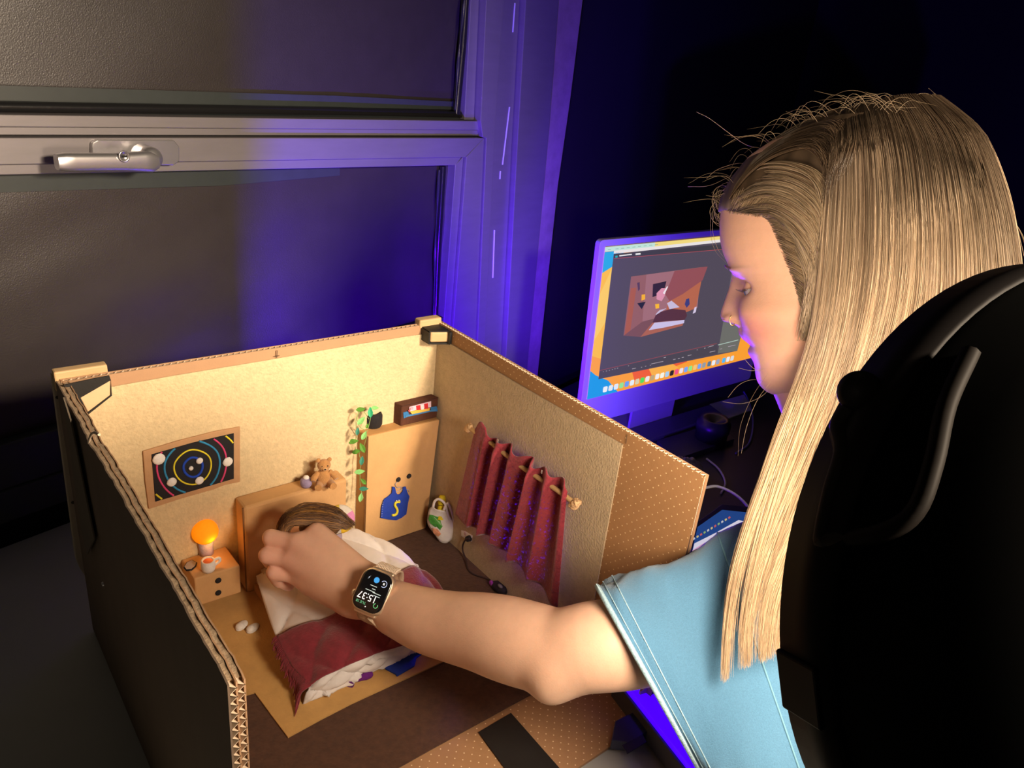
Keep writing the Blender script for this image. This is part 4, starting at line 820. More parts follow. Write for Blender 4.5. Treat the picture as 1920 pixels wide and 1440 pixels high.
# crumpled plastic bag
bgp = onz(1275, 905, DZ+.0005); G = []
for i in range(13):
    th = math.pi*.5*i/12; G.append([bgp+np.array([.055*math.sin(th)*math.cos(a)*(1+.18*snoise(a*2, i*.4, 3)), .045*math.sin(th)*math.sin(a)*(1+.18*snoise(a*2, i*.5, 9)), .05*math.cos(th)*(1+.15*snoise(a*3, i*.6, 1))]) for a in np.linspace(0, 2*math.pi, 30, endpoint=False)])
put('plastic_bag', MB().grid(G, close_u=True), mat('crumpled_plastic', (.22, .20, .26), .25, .5, 60, .8, 40), None, 'crumpled plastic bag on desk just behind the dotted card wall', 'bag')
for k, pts in enumerate(([(1320, 915), (1345, 912), (1375, 925), (1398, 945), (1410, 965)], [(1325, 860), (1348, 880), (1360, 905), (1352, 925)], [(1395, 735), (1405, 755), (1412, 790), (1405, 830), (1380, 850)])):
    c = M_cab if k < 2 else mat('blue_cable', (.2, .2, .6), .5)
    put('cable', MB().tube(sm([onz(x, y, .03 if k == 0 else DZ+.003) for x, y in pts], 6), .0022, 8), c, None, ('white cable looping out beside the box front edge', 'pale cable curling on the dark desk clutter', 'blue cable hanging under the computer')[k], 'cable')
# tablet and printed sheets beside the sleeve
stand = put('book_stack', MB().prism([onz(x, y, -.0035) for x, y in [(1340, 1085), (1352, 1050), (1412, 1012), (1475, 1040), (1440, 1070), (1350, 1112)]], Z_, .058), M_navy, None, 'stack of dark books under the tilted tablet', 'books', bevel=.002)
tabl = thing('tablet', 'tablet with lit blue and white screen beside the card wall and blue sleeve', 'tablet', onz(1350, 1010, .060))
tq = [(1290, 1052), (1306, 985), (1352, 952), (1440, 960), (1400, 1060), (1300, 1090)]
put('case', MB().prism([onz(x, y, .056) for x, y in tq], Z_, .006), M_navy, tabl, bevel=.001)
tl_ = [((.015, .055, .22), [(1296, 1040), (1308, 988), (1354, 956), (1432, 964), (1396, 1050), (1300, 1080)]),
       ((.66, .62, .74), [(1297, 1040), (1302, 1019), (1340, 1000), (1385, 975), (1420, 985), (1396, 1050), (1301, 1078)]),
       ((.60, .30, .50), [(1298, 1032), (1322, 1017), (1324, 1023), (1299, 1038)]), ((.62, .40, .58), [(1330, 1010), (1338, 1006), (1339, 1008), (1331, 1012)])]
for i in range(11): tl_.append(([(.5, .5, .55), (.25, .4, .15), (.55, .1, .1), (.55, .45, .2)][(i*7) % 4], [(1301+i*6.6+a, 1011-i*3.9+b) for a, b in ((-2, -1), (1.4, -3.4), (2.6, -.4), (-1, 2.4))]))
art('screen', tabl, onz(1350, 1010, .0622), Z_, tl_, th=.00004, step=.00006, emit=.95, pre='tab')
# blue lamp on the desk at the front right and the one behind the box
def ledbar(c, d, L, label, r=.012, on=True):
    t = thing('led_light', label, 'light', c); d = nrm(d); u = Z_; s_ = np.cross(d, u)
    put('body', MB().obox(np.asarray(c)-u*0+u*(-.002), (d, s_, u), (L/2, r, r*.7)), mat('led_case', (.05, .05, .06), .5), t, bevel=.001)
    m = mat('blue_led_glow', (.035, 0., 1.0), .4, emit=2.2)
    put('diffuser', MB().obox(np.asarray(c)+u*(r*.7), (d, s_, u), (L/2-.003, r-.003, r*.25)), m, t, bevel=.001); return t
c = onz(1262, 1392, .016); ledbar(c, onz(1300, 1440, .016)-onz(1225, 1345, .016), .16, 'blue LED light bar lying on the desk under the sleeve', .016)
ledbar((BLUE_C[0]+.028, BLUE_C[1], .012), (0, 1, 0), .07, 'blue LED light behind the right card wall', .010)
br = [onz(x, y, .004) for x, y in [(1143, 1405), (1150, 1368), (1215, 1335), (1235, 1350), (1232, 1372), (1180, 1410)]]
put('laptop_corner', MB().prism(br, Z_, .012), mat('navy_case', (.02, .025, .06), .35), None, 'navy plastic case at the front corner beside the LED bar', 'case', bevel=.001)
clut('tape_piece', [(1166, 1398), (1205, 1378), (1212, 1392), (1176, 1414)], .0165, .0006, M_tape, 'piece of black tape stuck on the navy case', 'tape', 0)
# ================================================================== PERSON
def surf_nets(F, org, h):
    """naive surface nets: F>0 outside; returns verts, quads"""
    S = F < 0; c = [S[i:S.shape[0]-1+i, j:S.shape[1]-1+j, k:S.shape[2]-1+k] for i in (0, 1) for j in (0, 1) for k in (0, 1)]
    tot = sum(x.astype(np.int8) for x in c); act = (tot > 0) & (tot < 8); idx = np.argwhere(act); N_ = len(idx); vid = -np.ones(act.shape, np.int64); vid[act] = np.arange(N_)
    acc = np.zeros((N_, 3)); cnt = np.zeros(N_); cor = np.array([(i, j, k) for i in (0, 1) for j in (0, 1) for k in (0, 1)])
    val = np.stack([F[idx[:, 0]+a, idx[:, 1]+b, idx[:, 2]+d] for a, b, d in cor], 1)
    for a in range(8):
        for b in range(a+1, 8):
            if abs(cor[a]-cor[b]).sum() != 1: continue
            va, vb = val[:, a], val[:, b]; m = (va < 0) != (vb < 0); t = np.where(m, va/(va-vb+1e-20), 0)
            acc[m] += (cor[a]+(cor[b]-cor[a])*t[m][:, None]); cnt[m] += 1
    V = (idx+acc/cnt[:, None])*h+org; Q = []
    for ax in range(3):
        o = [1, 1, 1]; o[ax] = 0; sl0 = tuple(slice(1, -1) if i != ax else slice(0, -1) for i in range(3)); sl1 = tuple(slice(1, -1) if i != ax else slice(1, None) for i in range(3))
        A, B = S[sl0], S[sl1]; e = np.argwhere(A != B)
        if not len(e): continue
        inside = A[e[:, 0], e[:, 1], e[:, 2]]; u, v = [i for i in range(3) if i != ax]
        def g(du, dv):
            q = e.copy(); q[:, u] += 1-du; q[:, v] += 1-dv; return vid[q[:, 0], q[:, 1], q[:, 2]]
        q = np.stack([g(1, 1), g(0, 1), g(0, 0), g(1, 0)], 1)
        fl = inside if ax != 1 else ~inside; q[~fl] = q[~fl][:, ::-1]; Q.append(q)
    return V, np.concatenate(Q)
class SDF:
    def __init__(s, lo, hi, h):
        s.h = h; s.org = np.asarray(lo, float); n = np.ceil((np.asarray(hi)-s.org)/h).astype(int)+1; s.F = np.full(n, .05, np.float32)
    def _sub(s, lo, hi):
        a = np.maximum(0, np.floor((lo-s.org)/s.h).astype(int)); b = np.minimum(s.F.shape, np.ceil((hi-s.org)/s.h).astype(int)+1); sl = tuple(slice(x, y) for x, y in zip(a, b))
        X = [s.org[i]+s.h*np.arange(a[i], b[i]) for i in range(3)]; return sl, np.meshgrid(*X, indexing='ij', sparse=True)
    def _mix(s, sl, d, k, sub=False):
        f = s.F[sl]
        if sub: h = np.maximum(k-np.abs(-d-f), 0)/k; s.F[sl] = np.maximum(-d, f)+h*h*k*.25
        else: h = np.maximum(k-np.abs(d-f), 0)/k; s.F[sl] = np.minimum(d, f)-h*h*k*.25
    def cap(s, a, b, ra, rb, k=.004, sub=False):
        a = np.asarray(a, float); b = np.asarray(b, float); m = max(ra, rb)+k+.012; sl, (x, y, z) = s._sub(np.minimum(a, b)-m, np.maximum(a, b)+m); ab = b-a; L = ab@ab+1e-12
        t = np.clip(((x-a[0])*ab[0]+(y-a[1])*ab[1]+(z-a[2])*ab[2])/L, 0, 1)
        d = np.sqrt((x-a[0]-t*ab[0])**2+(y-a[1]-t*ab[1])**2+(z-a[2]-t*ab[2])**2)-(ra+(rb-ra)*t); s._mix(sl, d.astype(np.float32), k, sub)
    def chain(s, pts, rs, k=.004):
        for i in range(len(pts)-1): s.cap(pts[i], pts[i+1], rs[i], rs[i+1], k)
    def ell(s, c, r, ax=None, k=.006, sub=False):
        c = np.asarray(c, float); r = np.asarray(r, float); m = r.max()+k+.01; sl, (x, y, z) = s._sub(c-m, c+m); A = np.eye(3) if ax is None else np.array(ax); p = [(x-c[0])*A[i][0]+(y-c[1])*A[i][1]+(z-c[2])*A[i][2] for i in range(3)]
        k0 = np.sqrt((p[0]/r[0])**2+(p[1]/r[1])**2+(p[2]/r[2])**2); k1 = np.sqrt((p[0]/r[0]**2)**2+(p[1]/r[1]**2)**2+(p[2]/r[2]**2)**2)+1e-9; s._mix(sl, (k0*(k0-1)/k1).astype(np.float32), k, sub)
    def mesh(s): return surf_nets(s.F, s.org, s.h)
# ---- head frame: F forward (towards image left, turned a little away), U up, M side facing the camera
rc = ray(1520, 560); HR = nrm(RT-rc*(RT@rc)); HU = np.cross(HR, rc); PSI = math.radians(12)
HF = -HR*math.cos(PSI)+rc*math.sin(PSI); HM = -rc*math.cos(PSI)-HR*math.sin(PSI); HO = P(1520, 560, .765)
def hp(x, y, s=0.): return onp(x, y, HO+HM*s, HM)
def hl(x, y, s=0.): q = hp(x, y, s)-HO; return q@HF, q@HU
def hw(f, u, s): return HO+HF*f+HU*u+HM*s
# profile table: row, profile px, base px (face without nose and lips), back px, half width
T = [(238, 1600, 1600, 1625, .006), (244, 1545, 1545, 1665, .028), (256, 1490, 1490, 1695, .043), (275, 1443, 1443, 1715, .054), (300, 1408, 1408, 1728, .063), (335, 1380, 1380, 1738, .069), (370, 1364, 1364, 1743, .073), (400, 1358, 1358, 1743, .075), (429, 1356, 1356, 1740, .076), (455, 1357.5, 1357.5, 1735, .076), (475, 1362, 1362, 1729, .0755), (487, 1367, 1367, 1726, .075), (497, 1371, 1373, 1722, .0745),
     (508, 1374, 1380, 1718, .074), (517, 1374, 1386, 1714, .0735), (530, 1370, 1390, 1708, .073), (543, 1366, 1392, 1700, .0725), (556, 1361.5, 1393, 1692, .072), (570, 1356.5, 1394, 1682, .071), (582, 1352.5, 1395, 1674, .070), (592, 1350.8, 1396, 1667, .069), (598, 1352.5, 1397, 1661, .0685), (603, 1359, 1397.5, 1656, .068), (608, 1376, 1398, 1650, .0675), (613, 1387, 1399, 1646, .067), (620, 1386, 1401, 1640, .066), (627, 1388, 1403, 1634, .065), (634, 1394, 1405.5, 1628, .064),
     (640, 1404, 1408, 1622, .063), (645, 1415, 1410, 1618, .062), (649, 1411, 1411, 1614, .061), (654, 1405.5, 1412, 1610, .060), (660, 1405, 1413.5, 1604, .058), (667, 1410, 1415.5, 1598, .0555), (675, 1416.5, 1417.5, 1591, .053), (685, 1419.5, 1419.5, 1583, .049), (696, 1419.8, 1420.5, 1575, .045), (706, 1421, 1421.5, 1568, .0405), (716, 1424, 1424.5, 1560, .035), (725, 1430, 1430, 1552, .029), (733, 1438, 1438, 1545, .022), (739, 1450, 1450, 1538, .015), (743, 1465, 1465, 1530, .006)]
T = np.array(T, float); rows = np.concatenate([np.arange(238, 480, 3.), np.arange(480, 743.1, 1.35)])
tab = [np.interp(rows, T[:, 0], T[:, i]) for i in range(5)]
def smooth1(a, n=1):
    for _ in range(n): b = a.copy(); b[1:-1] = (a[:-2]+2*a[1:-1]+a[2:])/4; a = b
    return a
tab = [tab[0]]+[smooth1(t, 2) for t in tab[1:]]
nT = 168; V = []; th = np.linspace(0, 2*math.pi, nT, endpoint=False)
wn_rows = [238, 480, 500, 520, 545, 575, 592, 603, 610, 620, 635, 645, 655, 668, 690, 743]; wn_v = [.03, .030, .018, .0125, .0130, .0140, .0142, .0140, .016, .021, .023, .022, .021, .020, .018, .02]
lipm = []; HC = []
for row, xp, x0, xb, wd2 in zip(*tab):
    fp, u = hl(xp, row); f0, _ = hl(x0, row); fb_, _ = hl(xb, row); fc = f0*.36+fb_*.64; wn = np.interp(row, wn_rows, wn_v)
    c, s_ = np.cos(th), np.sin(th); ex = np.interp(row, [300, 450, 600, 743], [.95, .86, .90, .95])
    f = fc+np.where(c > 0, (f0-fc), (fc-fb_))*np.sign(c)*np.abs(c)**ex; y = wd2*np.sign(s_)*np.abs(s_)**.92; fr_ = c > .0
    f += np.where(fr_, (fp-f0)*np.exp(-(np.abs(y)/wn)**(2.0 if row < 600 or row > 612 else 3)), 0)
    def gs(y0, r0, sy_, sr, amp): return amp*np.exp(-((np.abs(y)-y0)/sy_)**2-((row-r0)/sr)**2)*fr_
    f += gs(.033, 541, .0135, 13, -.0125)+gs(.021, 530, .008, 14, -.0025)+gs(.0325, 509, .017, 9, .0035)+gs(.046, 585, .016, 26, .0045)+gs(.0135, 597, .0050, 8, .0062)+gs(.029, 640, .008, 14, -.0015)
    f += gs(.0075, 607, .0035, 3.5, -.004)+gs(.020, 612, .0045, 16, -.0016)
    y = y*(1+np.where(fr_, .05*np.exp(-((row-585)/22)**2), 0))
    V.append([hw(a, u, b) for a, b in zip(f, y)]); xx = row
    lm = np.exp(-(np.maximum(np.abs(y)-.012, 0)/.006)**2)*fr_*(1. if 622 < row < 671 else math.exp(-((row-(622 if row < 640 else 671))/3)**2))
    br_ = np.exp(-((np.abs(y)-.036)/.019)**4)*fr_*math.exp(-((row-505)/3.2)**2); ck = np.exp(-((np.abs(y)-.050)/.020)**2-((row-612)/32.)**2)*fr_; nr_ = np.exp(-(y/.012)**2)*fr_*math.exp(-((row-598)/14)**2)
    mo_ = np.exp(-(np.abs(y)/.017)**4)*fr_*math.exp(-((row-646)/1.8)**2)
    skin = np.array((.73, .43, .30)); C = skin[None]*np.ones((nT, 1)); C = C*(1-lm[:, None]*.75)+np.array((.50, .16, .14))*lm[:, None]*.75; C = C*(1-br_[:, None]*.45)+np.array((.25, .15, .08))*br_[:, None]*.45
    C = C*(1-ck[:, None]*.55)+np.array((.70, .23, .18))*ck[:, None]*.55; C = C*(1-nr_[:, None]*.15)+np.array((.65, .28, .2))*nr_[:, None]*.15; C = C*(1-mo_[:, None]*.85)+np.array((.04, .01, .01))*mo_[:, None]*.85; HC.append(C)
HV = np.array(V); HC = np.array(HC); nR = len(rows)
vi = np.arange(nR*nT).reshape(nR, nT); HQ = np.stack([vi[:-1], np.roll(vi[:-1], -1, 1), np.roll(vi[1:], -1, 1), vi[1:]], -1).reshape(-1, 4)
parts_V = [HV.reshape(-1, 3)]; parts_Q = [HQ]; parts_C = [HC.reshape(-1, 3)]
# eyelids: partial spheres over the eyeball
def eye_frame(sgn):
    e = hp(1421, 543.5, .031*1) if sgn > 0 else None
    if sgn < 0: q = hp(1421, 543.5, .031)-HO; e = HO+HF*(q@HF)+HU*(q@HU)-HM*.031
    G = nrm(HF*.88-HU*.42+HM*(.10*sgn)); A = nrm(HM-G*(HM@G)); B = np.cross(G, A); B = B if B@HU > 0 else -B
    return e, G, A, B
ER = .0118
def lid(sgn, lo, hi, amp, r, out):
    e, G, A, B = eye_frame(sgn); g = []
    for i in range(9):
        row = []
        for j in range(21):
            az = math.radians(-78+156*j/20); l0 = lo+amp*math.cos(az)**1.5; el = math.radians(l0+(hi-l0)*i/8); rr = r+(.0006 if i == 0 else 0)
            row.append(e+(G*math.cos(el)*math.cos(az)+A*math.cos(el)*math.sin(az)+B*math.sin(el))*rr)
        g.append(row)
    return np.array(g)
for sgn in (1, -1):
    for lo, hi, amp, r in ((7, 80, 20, .0130), (-12, -80, -12, .0126)):
        g = lid(sgn, lo, hi, amp, r, 0); n0 = sum(len(v) for v in parts_V); vi = np.arange(g.shape[0]*g.shape[1]).reshape(g.shape[:2]); q = np.stack([vi[:-1, :-1], vi[:-1, 1:], vi[1:, 1:], vi[1:, :-1]], -1).reshape(-1, 4)
        c = np.tile(np.array((.71, .41, .30)), (len(g.reshape(-1, 3)), 1)); c[:21] = (.42, .20, .16); parts_V.append(g.reshape(-1, 3)); parts_Q.append(q+n0); parts_C.append(c)
# ---- arm and hand
def A_(x, y, d, rpx): return P(x, y, d), rpx*d/F_PX
arm = [A_(1420, 1130, .74, 92), A_(1300, 1170, .705, 74), A_(1195, 1203, .675, 76), A_(1120, 1211, .668, 77), A_(1050, 1220, .680, 72), A_(1000, 1211, .693, 74), A_(950, 1197, .709, 73), A_(900, 1184, .727, 67), A_(850, 1175, .746, 60.5), A_(800, 1163, .765, 55.5), A_(748, 1143, .786, 47.5)]
s1 = SDF(np.min([a[0] for a in arm], 0)-.14, np.max([a[0] for a in arm], 0)+.08, .0026) if False else None
pts = [P(480, 1000, .9), P(480, 1120, .78), P(700, 1000, .84), P(1330, 1100, .62), P(1330, 1330, .76), P(760, 1240, .70), P(1050, 1330, .60), P(1050, 1100, .62), P(1200, 1300, .6), P(600, 960, .88), P(540, 1100, .9)]
lo = np.min(pts, 0)-.01; hi = np.max(pts, 0)+.02; s1 = SDF(lo, hi, .00185)
ac = [a[0] for a in arm[1:]]; ar = [a[1] for a in arm[1:]]
ch = sm([np.append(a, r) for a, r in zip(ac, ar)], 5); s1.chain([q[:3] for q in ch], [q[3] for q in ch], .0012)
AX = nrm(P(690, 1108, .806)-P(748, 1143, .794)); vN = nrm(CAM-P(690, 1108, .8)); vN = nrm(vN-AX*(vN@AX)+Z_*.15); vN = nrm(vN-AX*(vN@AX)); BX = np.cross(AX, vN); BX = BX if BX@nrm(P(700, 1000, .8)-P(700, 1100, .8)) > 0 else -BX
def H_(x, y, d): return P(x, y, d)
w0a, w0b = H_(692, 1096, .812), H_(676, 1121, .812)
s1.cap(ac[-1], w0a, ar[-1]*.72, .0185, .010); s1.cap(ac[-1], w0b, ar[-1]*.72, .0185, .010)
mcp = [(H_(594, 1001, .838), .0120), (H_(560, 1020, .838), .0118), (H_(549, 1050, .842), .0112), (H_(556, 1078, .848), .0105)]
for (m, r), w_ in zip(mcp, (w0a, w0a*.6+w0b*.4, w0b*.7+w0a*.3, w0b)): s1.cap(w_, m, .0172, r, .009)
s1.cap(H_(672, 1107, .818), H_(588, 1040, .846), .020, .0175, .012)
s1.cap(H_(655, 1122, .822), H_(590, 1095, .850), .0155, .0135, .012)
vdn = nrm(P(520, 1040, .9)-P(520, 1040, .8))          # away from the camera
def finger(m, r, pip, rp, dip, rd, tip, rt):
    f = SDF(s1.org, s1.org, s1.h); f.F = s1.F; f.org = s1.org
    s1.cap(m, pip, r*.93, rp, .0022); s1.cap(pip, dip, rp, rd, .0008); s1.cap(dip, tip, rd, rt, .0008)
finger(mcp[1][0], .0104, H_(508, 1008, .846), .0089, H_(513, 1024, .868), .0082, H_(530, 1034, .882), .0072)
finger(mcp[2][0], .0100, H_(501, 1041, .846), .0089, H_(508, 1052, .869), .0082, H_(526, 1056, .884), .0072)
finger(mcp[3][0], .0092, H_(514, 1073, .850), .0082, H_(522, 1088, .865), .0074, H_(541, 1097, .876), .0066)
finger(mcp[0][0], .0105, H_(560, 1000, .872), .0088, H_(556, 1018, .892), .0078, H_(562, 1034, .902), .007)
s1.cap(H_(640, 1080, .835), H_(590, 1050, .875), .014, .0105, .01); s1.cap(H_(590, 1050, .875), H_(566, 1042, .897), .0105, .0085, .003)
# tendons and the elbow crease
for m, _ in mcp[1:3]: s1.cap(w0a*.5+w0b*.5+vN*.004, m+vN*.0045, .008, .0068, .010)
s1.ell(H_(1040, 1275, .672), (.016, .012, .02), None, .02)
V1, Q1 = s1.mesh()
ok = np.ones(len(V1), bool)
# smooth once
def lap(V, Q, it=2):
    for _ in range(it):
        acc = np.zeros_like(V); cnt = np.zeros(len(V))
        for a, b in ((0, 1), (1, 2), (2, 3), (3, 0)):
            np.add.at(acc, Q[:, a], V[Q[:, b]]); np.add.at(acc, Q[:, b], V[Q[:, a]]); np.add.at(cnt, Q[:, a], 1); np.add.at(cnt, Q[:, b], 1)
        V = V*.5+.5*acc/cnt[:, None]
    return V
V1 = lap(V1, Q1, 1)
dk_ = np.linalg.norm(V1-H_(525, 1055, .845), axis=1); red = np.exp(-(dk_/.045)**2)[:, None]
C1 = np.array((.78, .49, .35))*(1-.5*red)+np.array((.82, .40, .33))*.5*red
for m, _ in mcp[:3]: k = np.exp(-(np.linalg.norm(V1-m-vN*.010, axis=1)/.009)**2)[:, None]; C1 = C1*(1-.25*k)+np.array((.72, .40, .32))*.25*k
n0 = sum(len(v) for v in parts_V); parts_V.append(V1); parts_Q.append(Q1+n0); parts_C.append(C1)
# ---- neck, shoulders and trunk
nk = [hp(1610, 640, 0), P(1640, 800, .79), P(1680, 960, .82)]
shL = P(1440, 1140, .755); spine = [P(1680, 990, .83), np.array([.80, -.66, .05]), np.array([.86, -.78, -.12]), np.array([.90, -.84, -.22])]
fwdB = nrm([-.62, .75, 0]); latB = np.cross(Z_, fwdB)
shR = spine[0]-(shL-spine[0])*.9; shR[2] = spine[0][2]-.05
s2 = SDF(np.min([shL, shR]+nk+spine, 0)-.20, np.max([shL, shR]+nk+spine, 0)+.20, .006)
s2.chain(nk, [.050, .050, .056], .02); s2.cap(hp(1500, 700, 0), P(1600, 860, .80), .030, .045, .03)
s2.cap(spine[0], shL, .062, .050, .04); s2.cap(spine[0], shR, .062, .050, .04); s2.cap(shL, arm[1][0], .050, .047, .02)
s2.chain(spine, [.10, .12, .115, .12], .03)
V2, Q2 = s2.mesh(); V2 = lap(V2, Q2, 2); n0 = sum(len(v) for v in parts_V); parts_V.append(V2); parts_Q.append(Q2+n0); parts_C.append(np.tile((.70, .41, .28), (len(V2), 1)))
M_skin = mat('skin', (.7, .41, .28), .48, .05, 90, .12, 700, sss=.18, attr='Col', spec=.4)
pr = thing('person', 'woman with long blonde hair and blue t-shirt reaching her left arm into the box', 'person', spine[-1]*np.array([1, 1, 0])+Z_*-.75)
CA = np.concatenate(parts_C); body = numpy_mesh('body', np.concatenate(parts_V), np.concatenate(parts_Q), M_skin, pr, np.concatenate([CA, np.ones((len(CA), 1))], 1))
# eyes
for sgn in (1, -1):
    e, G_, A2, B2 = eye_frame(sgn)
    eb = put('eye', MB().ball(e, ER, 24, 16), mat('eye_white', (.70, .66, .68), .15, coat=.5), pr)
    put('iris', MB().lathe(e, G_, [(ER*.90, ER*.50), (ER*.985, ER*.44), (ER*1.015, ER*.2), (ER*1.02, .0001)], 24), mat('iris_blue', (.12, .20, .32), .2, .3, 400, coat=.6), eb)
    put('pupil', MB().lathe(e, G_, [(ER*1.0, ER*.22), (ER*1.028, ER*.16), (ER*1.03, .0001)], 16), M_black, eb)
    S = 26; st = []
    for i in range(S):
        az = math.radians(-60+120*i/(S-1)); el = math.radians(7+20*math.cos(az)**1.5); d = G_*math.cos(el)*math.cos(az)+A2*math.cos(el)*math.sin(az)+B2*math.sin(el); st.append([e+d*(.0132+.0068*t)-B2*.003*math.sin(t*2.4)+B2*.002*t*t for t in np.linspace(0, 1, 6)])
    hairmesh('eyelashes', np.array(st), .00022, np.tile((.10, .06, .04), (S, 6, 1)), mat('lash', (1, 1, 1), .5, attr='Col'), pr, 'stuff')
    S = 90; st = []
    for i in range(S):
        t = random.random(); y0 = (.016+.034*t)*sgn; row = 506-7*math.sin(t*2.2)+3*(random.random()-.5)+6*t*t; fx, u = hl(1383+26*t**2.0, row); p = hw(fx+.004, u, y0); d = nrm(HM*sgn*(.5+t)-HF*.35*t+HU*(.35-.6*t)); st.append([p+d*.006*k+HF*.0010*math.sin(k*3) for k in (0, .5, 1)])
    hairmesh('eyebrow', np.array(st), .00020, np.tile((.22, .13, .07), (S, 3, 1)), MATS['lash'], pr, 'stuff')
# nose ring
rc0 = hp(1376, 600, .0115)+HM*.003; put('nose_ring', MB().tube([rc0+HM*.001+(HF*math.cos(t)*.45+HM*.25*math.cos(t)+HU*math.sin(t))*.0052 for t in np.linspace(-2.6, 2.6, 22)], .00055, 8), mat('gold', (.9, .55, .25), .2, metal=1), pr)
# ---- shirt
M_shirt = mat('light_blue_jersey', (.078, .215, .365), .92, .16, 900, .5, 1100, sheen=.3)
SH_ = [((1120, 1100), (1322, 1462), .668, .047), ((1150, 1084), (1362, 1500), .674, .050), ((1200, 1070), (1420, 1550), .686, .052), ((1262, 1052), (1480, 1600), .702, .055), ((1330, 1018), (1550, 1650), .722, .060), ((1395, 985), (1640, 1680), .748, .066), ((1480, 965), (1730, 1700), .778, .075), ((1590, 950), (1840, 1720), .81, .08), ((1700, 960), (1900, 1700), .84, .08)]
G = []
for k, (e1, e2, d, b) in enumerate(SH_):
    p1 = P(*e1, d+(.0)); p2 = P(*e2, d+.02); c = (p1+p2)/2; a = (p2-p1)/2; vd = nrm(c-CAM); row = []
    for i in range(72):
        t = 2*math.pi*i/72; ca, sa = math.cos(t), math.sin(t)
        row.append(c-a*np.sign(ca)*abs(ca)**.9+vd*b*np.sign(sa)*abs(sa)**.85)
    G.append(row)
G = np.array(G); G = np.array([sm(list(G[:, j]), 7) for j in range(72)]).transpose(1, 0, 2)
cen = G.mean(axis=1, keepdims=True); nrm_ = G-cen; nrm_ /= np.linalg.norm(nrm_, axis=2, keepdims=True)
for i in range(G.shape[0]):
    for j in range(72): G[i, j] += nrm_[i, j]*(.0028*math.sin(j*.42+i*.10)*math.sin(i*.22+.5)+.0016*snoise(i*.25, j*.25, 5))*min(1, i/4)
inner = G[:6]*.93+cen[:6]*.07
mb = MB(); mb.grid(G, close_u=True); mb.grid(np.array([G[0], inner[0], inner[2], inner[5]]), close_u=True); mb.add(list(G[-1]), [tuple(range(72))])
shirt = put('shirt', mb, M_shirt, pr)
s3 = SDF(np.min([shL, shR]+spine, 0)-.24, np.max([shL, shR]+spine, 0)+.24, .007)
s3.cap(spine[0]-Z_*.02, shR, .072, .068, .04); s3.cap(spine[0]-Z_*.02, shL, .072, .055, .04); s3.chain([spine[0]-Z_*.03]+spine[1:], [.115, .135, .13, .135], .03); s3.cap(shR, shR+fwdB*.16-Z_*.10, .066, .070, .02)
V3, Q3 = s3.mesh(); numpy_mesh('shirt_body', lap(V3, Q3, 3), Q3, M_shirt, pr)
# sleeve hem band with overlock stitching, hem seam lines
M_band = mat('pale_blue_trim', (.34, .52, .62), .9, .25, 700, .8, 500)
ring = G[0]; r2 = G[2]
put('sleeve_band', MB().tube(list(ring*1.0)+[ring[0]], .0022, 8), M_band, shirt)
ov = MB()
for i in range(0, 720):
    j = i/10; k = int(j) % 72; f = j-int(j); a = ring[k]*(1-f)+ring[(k+1) % 72]*f; b = r2[k]*(1-f)+r2[(k+1) % 72]*f; nn = nrm_[0, k]
    if i % 2 == 0: ov.tube([a+nn*.0020, a+(b-a)*.32+nn*.0016], .00042, 4, sm=False)
put('stitching', ov, mat('stitch_thread', (.50, .66, .74), .8), shirt, kind='stuff')
for rr_, w_ in ((3, .0005), (7, .0006)):
    put('seam', MB().tube([G[rr_, j]+nrm_[rr_, j]*.0003 for j in range(72)]+[G[rr_, 0]], w_, 5), M_band, shirt)
put('seam', MB().tube([G[30, j]+nrm_[30, j]*.0002 for j in range(40, 72)], .0009, 5), mat('seam_blue', (.16, .36, .48), .9), shirt)
# trousers and far arm so that the figure is complete from the side
s4 = SDF(np.array([.55, -1.15, -.78]), np.array([1.2, -.45, -.08]), .010)
for sg in (-1, 1):
    h0 = spine[-1]+latB*.085*sg; kn = h0+np.array([.02, .03, -.28]); s4.chain([h0, kn, kn+np.array([0, -.04, -.20])], [.085, .062, .050], .02)
V4, Q4 = s4.mesh(); numpy_mesh('trousers', lap(V4, Q4, 2), Q4, mat('dark_denim', (.02, .025, .05), .85, .2, 200), pr)
# ---- hair
M_hair = mat('blonde_hair', (1, 1, 1), .36, attr='Col', spec=.55)
M_hcap = mat('blonde_hair_mass', (1, 1, 1), .55, attr='Col', spec=.3)
# (px, py, s | d): negative third value means absolute distance
def skull_s(f, u):
    y = np.interp(u, UR[::-1], rows[::-1]); f0, fb2, w2 = [np.interp(y, rows, a) for a in (F0R, FBR, tab[4])]
    fc = f0*.36+fb2*.64; c = (f-fc)/((f0-fc) if f > fc else (fc-fb2)+1e-9); ex = np.interp(y, [300, 450, 600, 743], [.95, .86, .90, .95]) if f > fc else 1.; return w2*max(0, 1-min(1, abs(c))**(2/ex))**.46 if y > 239 else 0.
UR = np.array([hl(1500, r_)[1] for r_ in rows]); F0R = np.array([hl(a, r_)[0] for a, r_ in zip(tab[2], rows)]); FBR = np.array([hl(a, r_)[0] for a, r_ in zip(tab[3], rows)])
def onskull(x, y, lift, s0=0.):
    s_ = s0
    for _ in range(6): f, u = hl(x, y, s_); s_ = .5*s_+.5*max(s0, skull_s(f, u)+lift)
    return hp(x, y, s_)
def gp(x, y, q):
    if q < 0: return P(x, y, -q)
    return onskull(x, y, .008+.006*(x > 1690), q) if y < 640 else hp(x, y, q)
